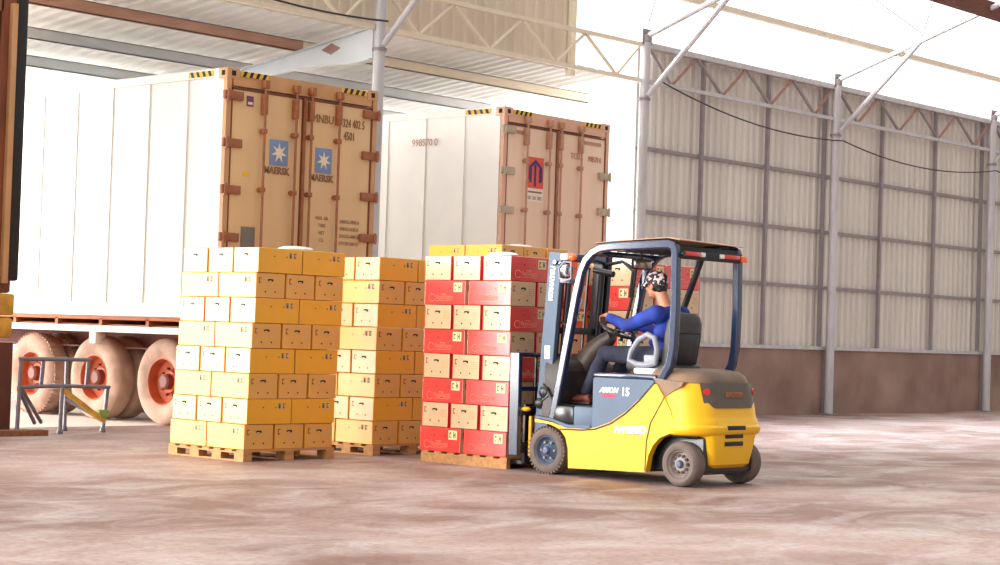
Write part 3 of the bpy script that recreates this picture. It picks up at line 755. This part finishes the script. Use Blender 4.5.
# chassis core between the wheels
MB().rbox(-.36,.36,-.75,1.0,.12,.42,.02).rbox(-.44,.44,-.25,.58,.10,.45,.02).rbox(-.38,.38,-.70,-.2,.40,.5,.02).build('chassis','blackgloss',FK)
MB().rbox(-.30,.30,-.72,-.40,.10,.30,.02).tube((-.42,-.59,.19),(.42,-.59,.19),.05,12).tube((-.42,.87,.21),(.42,.87,.21),.06,12).build('axle','dusty',FK)
# floor and step
MB().prism([(.35,.43),(.35,.62),(.62,.62),(.84,.62),(.95,.76),(1.0,.80),(1.0,.49),(.82,.475),(.64,.43)],'x',-.42,.42).build('floor_plate','dusty',FK,bevel=.01)
MB().bar([(-.47,.36,.445),(-.47,.62,.437),(-.47,.80,.48),(-.47,1.0,.50)],.07,.03).build('step_edge','bluegrey',FK)
MB().bar([(.47,.36,.445),(.47,.62,.437),(.47,.80,.48),(.47,1.0,.50)],.07,.03).build('step_edge','bluegrey',FK)
for s in (-1,1):
    MB().rbox(min(s*.41,s*.50),max(s*.41,s*.50),.34,.56,.44,.62,.02).build('step_box','bluegrey',FK)
    MB().rbox(min(s*.41,s*.485),max(s*.41,s*.485),.57,.82,.45,.62,.035).build('step_boot','blackgloss',FK)
# blue-grey battery hood with curved lower line
hood = [(.345,.36),(.345,.865),(.33,.88),(-.30,.88),(-.35,.85),(-.34,.60),(-.20,.36)]
MB().prism(hood,'x',-.497,.497).build('battery_hood','bluegrey',FK)
MB().rbox(-.49,.49,-.33,.36,.875,.925,.02).build('hood_lid','bluedark',FK)
MB().bar([(-.508,.70,.41),(-.508,.45,.415),(-.508,.30,.432),(-.508,.13,.49),(-.508,-.03,.585),(-.508,-.17,.70),(-.508,-.33,.86)],.008,.012).build('trim_line','black',FK)
# counterweight
def ring(w, yr, yf, r, z, n=8):
    out = [(-w, yf, z)]
    for k in range(n+1):
        a = PI+PI/2*k/n; out.append((-w+r+math.cos(a)*r, yr+r+math.sin(a)*r, z))
    for k in range(n+1):
        a = 1.5*PI+PI/2*k/n; out.append((w-r+math.cos(a)*r, yr+r+math.sin(a)*r, z))
    out.append((w, yf, z)); return out
cwz = [(.43,.480,-.79,.24),(.445,.500,-.825,.25),(.475,.512,-.845,.26),(.505,.512,-.845,.26),(.525,.503,-.825,.26),(.56,.503,-.82,.26),(.575,.500,-.808,.26),(.60,.498,-.80,.26),(.70,.492,-.785,.26),(.80,.480,-.765,.26),(.865,.468,-.745,.26)]
mb = MB(); mb.loft([ring(w,yr,-.50 if z < .5 else -.50+(z-.5)*.45,r,z) for z,w,yr,r in cwz])
cw = mb.build('counterweight','ypaint',FK)
mb = MB(); mb.loft([ring(.462,-.74,-.30,.26,.855),ring(.457,-.735,-.27,.26,.89),ring(.44,-.71,-.25,.25,.935),ring(.40,-.66,-.25,.23,.968),ring(.30,-.56,-.25,.18,.985)])
mb.build('engine_hood','hoodgrey',FK)
# grey wedge at the near and far side, between pillar foot and counterweight
for s in (-1,1):
    MB().prism([(-.33,.865),(-.44,.745),(-.52,.80),(-.60,.84),(-.62,.875),(-.3,.90)],'x',*sorted((s*.40,s*.492))).build('hood_corner','hoodgrey',FK,bevel=.006)
# seam line down the side of the counterweight
for s in (-1,1):
    MB().bar([(s*.507,-.44,.745),(s*.508,-.40,.68),(s*.508,-.30,.52),(s*.508,-.262,.36),(s*.508,-.255,.11)],.004,.008).build('seam','black',FK)
# lower rear block with slots
mb = MB(); 
def rr(w, yr, yf, z, r=.06): return ring(w,yr,yf,r,z,4)
mb.loft([rr(.25,-.74,-.50,.15),rr(.29,-.79,-.50,.19),rr(.31,-.81,-.50,.30),rr(.34,-.82,-.50,.44)])
mb.build('rear_block','ypaint',FK)
for k, z in enumerate((.50,.43,.365)):
    w_ = .13 if k else .13
    MB().rbox(-.02-w_,-.02+w_,-.850 if k == 0 else -.826,-.76,z-.018,z+.018,.006,0).build('vent_slot','black',FK)
# rear grey plate following the counterweight curve, with reflectors
def rearpart(z0, z1, x0, x1, off, n=14):
    g = []
    for z in [z0+(z1-z0)*k/4 for k in range(5)]:
        w = .498-(z-.6)*.115; yr = -.80+(z-.6)*.2; r = .26; row = []
        for k in range(n+1):
            x = x0+(x1-x0)*k/n
            xa = abs(x)
            if xa <= w-r: y = yr
            else: y = yr+r-math.sqrt(max(r*r-(xa-(w-r))**2, 0))
            row.append((x, y-off, z))
        g.append(row)
    return g
g = rearpart(.665,.875,-.37,.40,.012)
mb = MB()
for q in (0,): 
    back = [[(x,y+.02,z) for x,y,z in r_2] for r_2 in g]
    g[0] = [(x*.9,y,z) for x,y,z in g[0]]
    mb.loft(g, cap=False, closed=False); 
    rim_ = MB()
mb.build('rear_plate','plategrey',FK)
rim_.bm.free()
for x in (-.33,.36):
    y = rearpart(.8,.81,x,x+.01,.012,1)[0][0][1]
    nrm = V((x-(.23 if x > 0 else -.23), y+.54, 0)).normalized()
    MB().tube(V((x,y,.80)),V((x,y,.80))+nrm*.012,.03,16).build('reflector','redlens',FK)
MB().rbox(-.10,.14,-.790,-.76,.75,.80,.008).build('rear_badge','wooddark',FK)
# wheels
def wheel(x, y, R, w_, s, front):
    mb = MB(); sg = 1 if s < 0 else -1; x0 = x
    k = R
    mb.lathe([(k*.60,.02),(k*.66,.005),(k*.80,0),(k*.92,.012),(k*.985,.035),(k,.06),(k,w_-.06),(k*.985,w_-.035),(k*.92,w_-.01),(k*.6,w_),(k*.58,w_-.02)],(x0,y,R),'x',48,0,sx=sg)
    if front:
        for q in range(36):
            T = Matrix.Translation((x0,y,R)) @ Matrix.Rotation(2*PI*q/36,4,'X')
            mb.box(*sorted((sg*.012,sg*.07)),-.008,.008,R-.02,R+.003,0,M4=T)
            mb.box(*sorted((sg*(w_-.07),sg*(w_-.012))),-.008,.008,R-.02,R+.003,0,M4=T)
    tyre = mb.build('wheel','tyreblk',FK)
    mb = MB().lathe([(k*.60,.02),(k*.57,.015),(k*.53,.03),(k*.50,.055),(k*.40,.05 if not front else .07),(k*.30,.03 if not front else .055),(k*.22,.03 if not front else .03),(0,.03)],(x0,y,R),'x',40,0,sx=sg)
    mb.lathe([(k*.6,w_-.01),(k*.3,w_-.02),(0,w_-.02)],(x0,y,R),'x',24,0,sx=sg)
    mb.build('rim','wheelgrey' if not front else 'bluegrey',tyre)
    n_ = 10 if not front else 6
    mb = MB()
    for q in range(n_):
        a = 2*PI*q/n_; rr_ = k*.36
        mb.tube((x0+sg*.03,y+math.cos(a)*rr_,R+math.sin(a)*rr_),(x0+sg*.06,y+math.cos(a)*rr_,R+math.sin(a)*rr_),.011 if front else .014,8)
    mb.build('wheel_bolts','black' if not front else 'wheelgrey',tyre)
    MB().lathe([(k*.18,.04),(k*.18,.012),(k*.13,-.002),(0,-.004)],(x0,y,R),'x',20,0,sx=sg).build('hub_cap','wheelblue',tyre)
for s in (-1,1):
    wheel(s*.50,.87,.212,.17,s,True)
    wheel(s*.488,-.59,.19,.155,s,False)
# overhead guard: two side frames, cross members, roof bars
gp = [(.84,.47),(.80,.60),(.60,1.60),(.55,1.80),(.50,1.90),(.43,1.965),(.34,2.005),(.20,2.02),(-.40,2.035),(-.455,2.02),(-.475,1.97),(-.485,1.5),(-.475,1.15),(-.45,1.02),(-.39,.92),(-.31,.83)]
for s in (-1,1):
    MB().bar([(s*.45,y,z) for y,z in gp],.065,.072).build('guard_frame','bluedark',FK,bevel=.012)
for y, z, h in ((.44,1.965,.05),(-.46,1.99,.07),(-.02,2.01,.03)):
    MB().rbox(-.45,.45,y-.03,y+.03,z-h/2,z+h/2,.008).build('cross_member','bluedark' if h < .07 else 'black',FK)
for k in range(7):
    x = -.36+k*.12; MB().rbox(x-.012,x+.012,-.42,.42,1.99,2.03,.004).build('roof_bar','black',FK)
MB().rbox(-.45,.45,-.515,-.46,1.915,1.995,.008).build('light_bar','black',FK)
for x0, s in ((-.40,1),(.18,1)):
    first = x0 < 0
    mb = MB().rbox(x0,x0+.22,-.535,-.495,1.94,1.98,.01); mb.build('tail_light','redlens',FK)
    xx = x0+.24 if first else x0-.06
    MB().rbox(xx,xx+.06,-.532,-.495,1.94,1.98,.008).build('reverse_light','lens',FK)
MB().rbox(.43,.53,-.53,-.48,1.925,1.98,.01).build('turn_signal','orangelens',FK)
MB().tube((-.42,-.50,1.955),(-.42,-.54,1.955),.022,12).build('horn','mastblack',FK)
# cowl, steering column and wheel, pedals
MB().loft([[(-.36,.84,.62),(.36,.84,.62),(.40,1.0,.62),(-.40,1.0,.62)],[(-.36,.80,.80),(.36,.80,.80),(.40,1.02,.80),(-.40,1.02,.80)],[(-.34,.78,.95),(.34,.76,.95),(.38,1.02,.98),(-.38,1.02,.98)],[(-.28,.82,1.02),(.28,.82,1.02),(.32,1.0,1.05),(-.32,1.0,1.05)]]).build('cowl','dusty',FK,bevel=.03)
MB().path([(0,.86,.95),(0,.74,1.10),(0,.62,1.20),(0,.55,1.25)],[.13,.11,.08,.055],14).build('steering_column','dusty',FK)
MB().path([(.08,.70,1.15),(.10,.66,1.22),(.10,.58,1.30),(.12,.55,1.37)],[.04,.035,.02,.02],10).build('lever_pod','dusty',FK)
SWc = V((0,.48,1.30)); axn = V((0,-.42,.9)).normalized(); e1 = V((1,0,0)); e2 = axn.cross(e1)
sw = MB().path([SWc+(e1*math.cos(a)+e2*math.sin(a))*.165 for a in [2*PI*k/32 for k in range(32)]],.015,10,closed=True).build('steering_wheel','blackgloss',FK)
mb = MB()
for a in (PI/2+PI,PI/6,PI*5/6): mb.bar([SWc-axn*.02,SWc+(e1*math.cos(a)+e2*math.sin(a))*.16],.03,.012,side=e1)
mb.ell(SWc-axn*.02,(.045,.045,.025)); mb.build('wheel_spokes','blackgloss',sw)
# seat
T = Matrix.Translation((0,-.04,.98)) @ Matrix.Rotation(math.radians(4),4,'X')
MB().rbox(-.23,.23,-.25,.26,-.05,.06,.04,0,3,T).build('seat_cushion','seatgrey',FK)
T = Matrix.Translation((-.02,-.215,1.00)) @ Matrix.Rotation(math.radians(8),4,'X')
def seatback():
    mb = MB(); rings = []
    for z, w, d in ((-.04,.19,.055),(.03,.21,.065),(.15,.215,.07),(.28,.21,.075),(.38,.20,.07),(.44,.17,.055),(.465,.12,.03)):
        rings.append([T @ V((math.copysign(abs(math.cos(a))**.45,math.cos(a))*w, math.copysign(abs(math.sin(a))**.6,math.sin(a))*d, z)) for a in [2*PI*k/28 for k in range(28)]])
    mb.loft(rings); return mb
sb = seatback().build('seat_back','seatgrey',FK)
MB().rbox(-.14,.14,-.085,-.062,.03,.30,.02,0,2,T).build('back_pocket','mastblack',sb)
for s in (-1,1):
    T2 = Matrix.Translation((s*.255,.04,1.12))
    lp = [(s*.255,-.14,1.02),(s*.26,-.16,1.14),(s*.26,-.13,1.235),(s*.26,-.05,1.265),(s*.26,.04,1.22),(s*.26,.12,1.12),(s*.26,.14,1.04),(s*.255,.06,1.005),(s*.255,-.05,1.0)]
    MB().path(lp,.027,10,closed=True).rbox(min(s*.235,s*.27),max(s*.235,s*.27),-.16,-.02,1.0,1.09,.012).build('hip_restraint','armgrey',FK)
MB().rbox(-.28,.26,-.16,.08,.925,.975,.015).build('seat_base','white',FK)
# mast: outer rails, inner rails, crossbars, cylinders, chains
lean = .07
def my(z): return 1.075-lean*z
for s in (-1,1):
    MB().bar([(s*.34,my(z),z) for z in (.10,1.0,1.98)],.05,.15).build('mast_rail','bluegrey' if s < 0 else 'mastblack',FK,bevel=.005)
    MB().bar([(s*.285,my(z)+.01,z) for z in (.12,1.0,1.93)],.045,.11).build('inner_rail','mastblack',FK,bevel=.004)
    MB().tube((s*.23,my(.2)-.07,.2),(s*.23,my(1.85)-.07,1.85),.028,12).build('lift_cylinder','mastblack',FK)
    MB().bar([(s*.12,my(.5),.5),(s*.12,my(1.85),1.85)],.022,.012).build('lift_chain','mastblack',FK)
for z, h in ((1.94,.07),(1.28,.06),(.30,.10)):
    MB().rbox(-.36,.36,my(z)-.06,my(z)+.05,z-h/2,z+h/2,.008).build('mast_crossbar','mastblack' if z < 1.9 else 'bluedark',FK)
MB().rbox(-.372,-.30,my(1.9)-.13,my(1.9)+.02,1.86,1.90,.01).tube((-.37,my(1.88)-.02,1.89),(-.39,my(1.88)-.02,1.89),.02,10).build('mast_bracket','bluedark',FK)
MB().path([(.30,my(1.9)-.08,1.9),(.36,my(1.9)-.2,1.93),(.38,.60,1.86),(.36,.62,1.6),(.34,.72,1.2)],.014,8).path([(.26,my(1.9)-.08,1.9),(.30,.70,1.93),(.31,.58,1.84),(.30,.60,1.6)],.014,8).build('hydraulic_hose','cable',FK)
MB().path([(-.30,.90,1.35),(-.33,.80,1.33),(-.36,.70,1.42),(-.38,.64,1.6)],.012,8).build('hydraulic_hose','cable',FK)
MB().tube((.05,my(1.8)-.13,1.84),(.05,my(1.8)-.35,1.80),.03,10).build('hose_guide','mastblack',FK)
textmesh('mast_lettering','KOMATSU',.066,'white',FK,Matrix.Translation((-.367,my(1.70)+.01,1.70)) @ Matrix.Rotation(math.radians(4),4,'X') @ Matrix.Rotation(-PI/2,4,'Z') @ Matrix.Rotation(PI/2,4,'X') @ Matrix.Rotation(PI/2,4,'Z'),.001,1.0,bold=.004)
MB().rbox(-.369,-.364,my(1.08)-.035,my(1.08)+.03,1.02,1.14,.002).build('warning_label','lens',FK)
# carriage, backrest, forks
fy = 1.27
MB().rbox(-.45,.45,fy-.06,fy,.16,.26,.01).rbox(-.45,.45,fy-.06,fy,.50,.58,.01).build('fork_carriage','mastblack',FK)
for s in (-1,1):
    MB().bar([(s*.46,fy,.14),(s*.46,fy+.01,1.07)],.05,.11).build('backrest_post','bluedark',FK,bevel=.008)
    MB().rbox(min(s*.37,s*.395),max(s*.37,s*.395),fy-.13,fy-.10,.14,.50,.008).build('tilt_bracket','yellowblock' if s > 0 else 'ypaint',FK)
    MB().rbox(min(s*.22,s*.32),max(s*.22,s*.32),fy,fy+.04,.06,.6,.006).prism([(fy+.04,.055),(fy+1.0,.058),(fy+1.0,.068),(fy+.04,.085)],'x',*sorted((s*.22,s*.32))).build('fork','mastblack',FK)
for z in (1.05,.74): MB().rbox(-.46,.46,fy-.02,fy+.01,z-.02,z+.02,.005).build('backrest_bar','bluedark',FK)
for x in (-.2,0,.2): MB().rbox(x-.012,x+.012,fy-.01,fy+.01,.55,1.05,.003).build('backrest_bar','mastblack',FK)
MB().ell((-.41,fy-.08,.56),(.04,.05,.022)).build('side_shift','ypaint',FK)
MB().ell((-.40,my(.72)-.04,.72),(.035,.06,.06)).ell((-.41,my(.64),.62),(.03,.05,.05)).tube((-.40,.92,.70),(-.40,1.06,.60),.025,10).build('tilt_pin','mastblack',FK)
# lamps at the near front pillar
MB().ell((-.50,.70,1.81),(.055,.035,.055),0,18).build('headlamp','chrome',FK)
MB().lathe([(.045,-.035),(.052,-.035),(.052,-.01),(.045,-.01)],(-.50,.70,1.81),'y',20).build('lamp_ring','lens',FK)
MB().path([(-.50,.63,1.74),(-.52,.62,1.81),(-.50,.63,1.88),(-.47,.74,1.89),(-.47,.80,1.83),(-.48,.78,1.74),(-.49,.70,1.72)],.010,8,closed=True).build('lamp_guard','armgrey',FK)
MB().rbox(-.46,-.36,.68,.80,1.70,1.74,.01).build('lamp_bracket','armgrey',FK)
MB().rbox(-.53,-.47,.66,.74,1.90,1.96,.012).build('turn_lens','lens',FK)
MB().ell((-.50,.62,1.925),(.035,.045,.034)).build('turn_signal','orangelens',FK)
# interior mirror and grab handle
MB().rbox(-.14,.10,.20,.23,1.85,1.93,.015).build('mirror','mirror',FK)
MB().rbox(-.145,.105,.225,.25,1.84,1.935,.015).tube((0,.24,1.92),(0,.25,2.0),.01,8).build('mirror_shell','black',FK)
MB().tube((.44,-.1,1.98),(.44,.30,1.0),.03,10).build('far_pillar','black',FK)
MB().ell((.30,.34,1.80),(.05,.04,.05)).build('fan','mastblack',FK)
MB().path([(-.46,.62,1.60),(-.42,.56,1.55),(-.44,.68,1.28),(-.47,.72,1.20)],.010,8).build('grab_handle','armgrey',FK)
# lettering on the side
xL = -.4995
textmesh('side_lettering','ARION',.060,'white',FK,faceX(xL,.17,.775),.0012,1.05,shear=.3,bold=.003)
textmesh('side_lettering','HYBRID',.036,'redprint',FK,faceX(xL,.17,.727),.0012,1.25,shear=.3,bold=.002)
textmesh('side_lettering','15',.095,'white',FK,faceX(xL,-.015,.765),.0012,1.0,bold=.003)
q = textmesh('side_lettering','HYBRID',.088,'white',FK,faceX(-.5075,-.075,.445) @ Matrix.Rotation(math.radians(1.5),4,'Z'),.0014,1.12,shear=.35,bold=.004)
textmesh('lettering_shadow','HYBRID',.088,'shade',FK,faceX(-.5062,-.069,.439) @ Matrix.Rotation(math.radians(1.5),4,'Z'),.0008,1.12,shear=.35,bold=.005)
# cardboard on the guard
tag(MB().loft([[(-.46,.42,2.045),(.46,.42,2.045),(.46,.42,2.05),(-.46,.42,2.05)],[(-.47,.2,2.06),(.47,.2,2.06),(.47,.2,2.068),(-.47,.2,2.068)],[(-.47,-.40,2.085),(.47,-.40,2.07),(.47,-.40,2.078),(-.47,-.40,2.093)],[(-.47,-.52,2.065),(.47,-.52,2.05),(.47,-.52,2.056),(-.47,-.52,2.073)]]).build('cardboard_sheet','card',loc=(FX,FY,.002)),'dusty cardboard sheet lying on top of the forklift overhead guard','cardboard')

# ------------------------------------------------------------------ driver
DR = empty('person',(FX,FY,0),0,'forklift driver in blue shirt, dark jeans and camouflage cap, seated, hands on the wheel','person')
def caps(mb, pts, rads, seg=14):
    """tapered limb with rounded ends"""
    mb.path(pts, rads, seg)
    for p, r in zip(pts, rads): mb.ell(p, (r,r,r), 0, 14)
    return mb
Hc = V((0,.07,1.695))
def hand(mb, wrist, palm_c, fwd, side_, down, curl, thumb_side):
    """palm plus five bent fingers; fwd = finger direction, side_ = across the palm, down = palm normal"""
    f, s, d = V(fwd).normalized(), V(side_).normalized(), V(down).normalized(); pc = V(palm_c)
    R = Matrix((( s.x, f.x, d.x),(s.y,f.y,d.y),(s.z,f.z,d.z))).to_4x4()
    mb.ell(pc,(.040,.048,.017),0,14,R)
    caps(mb,[V(wrist),pc-f*.03],[.026,.024],10)
    for k, ln in enumerate((.068,.078,.073,.058)):
        b0 = pc+f*.036+s*(.030-.020*k)*thumb_side
        a1 = curl*.5; a2 = curl*1.15; a3 = curl*1.7
        p1 = b0+(f*math.cos(a1)+d*math.sin(a1))*ln*.42
        p2 = p1+(f*math.cos(a2)+d*math.sin(a2))*ln*.34
        p3 = p2+(f*math.cos(a3)+d*math.sin(a3))*ln*.28
        caps(mb,[b0,p1,p2,p3],[.0102,.0095,.0088,.0078],8)
    b0 = pc-f*.015+s*.034*thumb_side
    p1 = b0+(s*thumb_side*.6+f*.7+d*.25)*.034; p2 = p1+(f*.7+d*.6)*.028
    caps(mb,[b0,p1,p2],[.013,.011,.0095],8)
body = MB()
# skull, jaw, neck, ears, nose
body.ell(Hc+V((0,-.008,.025)),(.074,.092,.095),0,22)
body.ell(Hc+V((0,.022,-.045)),(.056,.066,.066),0,20)
body.ell(Hc+V((0,.060,-.085)),(.026,.024,.022),0,12)
caps(body,[(0,-.045,1.50),(0,.0,1.60),(0,.02,1.64)],[.060,.054,.052])
caps(body,[Hc+V((0,.082,.012)),Hc+V((0,.104,-.022))],[.008,.0125],10)
body.ell(Hc+V((0,.080,.030)),(.050,.016,.010),0,12)
body.ell(Hc+V((0,.083,-.050)),(.024,.010,.006),0,10); body.ell(Hc+V((0,.081,-.062)),(.021,.010,.007),0,10)
for s in (-1,1):
    body.ell(Hc+V((s*.074,-.004,-.008)),(.010,.020,.031),0,12)
    body.ell(Hc+V((s*.040,.062,-.028)),(.020,.018,.018),0,12)
# torso core, limbs
caps(body,[(0,-.10,1.04),(0,-.11,1.2),(0,-.10,1.38),(0,-.07,1.47)],[.10,.095,.11,.07])
shL, elL, wrL = V((-.185,-.08,1.45)), V((-.235,.20,1.335)), V((-.115,.50,1.41))
shR, elR, wrR = V((.185,-.08,1.45)), V((.25,.15,1.28)), V((.14,.44,1.36))
for s_, e_, w_ in ((shL,elL,wrL),(shR,elR,wrR)):
    caps(body,[s_,e_,w_],[.045,.036,.025])
hand(body, wrL, (-.085,.565,1.425), (.42,.80,-.12),(.9,-.42,0),(0.05,-.1,-1), .85, 1)
hand(body, wrR, (.125,.52,1.375), (-.25,.9,-.15),(.9,.25,0),(0,-.1,-1), .85, -1)
hips = [(-.10,-.08,1.075),(.10,-.08,1.075)]
kneeL, ankL = V((-.155,.50,1.085)), V((-.160,.70,.735)); kneeR, ankR = V((.14,.50,1.08)), V((.13,.64,.72))
for h_, k_, a_ in ((V(hips[0]),kneeL,ankL),(V(hips[1]),kneeR,ankR)):
    caps(body,[h_,k_,a_],[.07,.05,.034])
    caps(body,[a_+V((0,-.02,-.05)),a_+V((0,.10,-.06)),a_+V((0,.17,-.07))],[.030,.028,.022])
remeshed(body,'body',['skin'],DR,.0055,3)
shirt = MB()
caps(shirt,[(0,-.105,1.06),(0,-.12,1.18)],[.135,.135])
shirt.ell((0,-.085,1.14),(.165,.115,.14),0,20); shirt.ell((0,-.095,1.30),(.185,.115,.16),0,20); shirt.ell((0,-.09,1.42),(.175,.10,.09),0,20)
caps(shirt,[shL+V((.03,0,-.01)),shL,shL.lerp(elL,.5),elL,elL.lerp(wrL,.5),elL.lerp(wrL,.93)],[.085,.078,.066,.056,.050,.043])
caps(shirt,[shR+V((-.03,0,-.01)),shR,shR.lerp(elR,.5),elR,elR.lerp(wrR,.5),elR.lerp(wrR,.93)],[.085,.078,.066,.056,.050,.043])
shirt.path([V((0,-.05,1.47))+V((math.cos(a)*.068,math.sin(a)*.062,.020-.018*math.sin(a))) for a in [2*PI*k/20 for k in range(20)]],.017,8,closed=True)
caps(shirt,[(-.10,.02,1.20),(.10,.02,1.20)],[.035,.035])
remeshed(shirt,'shirt',['shirt'],DR,.009,4)
jn = MB()
jn.ell((0,-.085,1.07),(.175,.14,.10),0,20)
for h_, k_, a_ in ((V(hips[0]),kneeL,ankL),(V(hips[1]),kneeR,ankR)):
    caps(jn,[h_,h_.lerp(k_,.5),k_,k_.lerp(a_,.35),k_.lerp(a_,.75),a_+V((0,0,.01))],[.098,.086,.074,.070,.058,.052])
remeshed(jn,'jeans',['jeans'],DR,.009,4)
for a_ in (ankL, ankR):
    mb = MB(); c = a_
    rings = []
    for y, w_, h_ in ((-.06,.022,.03),(-.045,.034,.055),(0,.038,.06),(.06,.042,.05),(.12,.046,.040),(.17,.042,.030),(.20,.026,.02)):
        rings.append([(c.x+math.cos(t_)*w_, c.y+y, c.z-.095+h_*(1+math.sin(t_))*.75) for t_ in [2*PI*k/16 for k in range(16)]])
    mb.loft(rings); 
    sh = mb.build('shoe','shoe',DR)
    MB().loft([[(c.x+math.cos(t_)*w_*1.08, c.y+y, z) for t_ in (0,PI/2,PI,1.5*PI) for w_, y in [(w0, y0)]] if 0 else [(c.x-w0*1.1,c.y+y0,z-.0),(c.x+w0*1.1,c.y+y0,z),(c.x+w0*1.1,c.y+y0,z+.016),(c.x-w0*1.1,c.y+y0,z+.016)] for y0, w0, z in [(-.065,.028,c.z-.105),(0,.038,c.z-.105),(.08,.044,c.z-.105),(.15,.046,c.z-.105),(.205,.028,c.z-.102)]]).build('sole','black',sh)
# hair under the cap, cap crown and brim
mb = MB(); mb.ell(Hc+V((0,-.026,.022)),(.082,.086,.088),0,20); mb.ell(Hc+V((0,-.06,-.03)),(.062,.045,.045),0,16)
for s in (-1,1): mb.ell(Hc+V((s*.066,.012,.01)),(.012,.016,.030),0,10)
remeshed(mb,'hair',['hair'],DR,.008,2)
mb = MB(); rings = []
for z, a, b in ((.025,.088,.104),(.05,.090,.106),(.085,.084,.098),(.11,.066,.078),(.127,.036,.042),(.131,.004,.005)):
    rings.append([Hc+V((math.cos(t_)*a, -.006+math.sin(t_)*b, z+.10*0+ (-.02 if math.sin(t_) < 0 and z < .03 else 0)*abs(math.sin(t_)))) for t_ in [2*PI*k/28 for k in range(28)]])
mb.loft(rings)
cp = mb.build('cap','cap',DR)
mb = MB(); g = []
for q in range(7):
    u = q/6; row = []
    for k in range(11):
        a = PI*(.12+.76*k/10); ext = .072*math.sin(a)*u
        row.append(Hc+V((math.cos(a)*(.088), -.006+math.sin(a)*.104+ext, .030-.020*u-.018*abs(math.cos(a))*u)))
    g.append(row)
mb.loft(g,cap=False,closed=False); 
br = mb.build('cap_brim','cap',cp); so = br.modifiers.new('t','SOLIDIFY'); so.thickness = .004
for s in (-1,1):
    MB().ell(Hc+V((s*.030,.078,.010)),(.012,.006,.006),0,12).build('eye','eye',DR)
    MB().ell(Hc+V((s*.030,.0825,.010)),(.0055,.003,.0055),0,10).build('pupil','hair',DR)
    MB().path([Hc+V((s*.014,.084,.026)),Hc+V((s*.030,.086,.030)),Hc+V((s*.046,.078,.026))],.0035,6).build('eyebrow','hair',DR)
MB().ell(Hc+V((0,.089,-.056)),(.021,.005,.003),0,10).build('mouth','lips',DR)
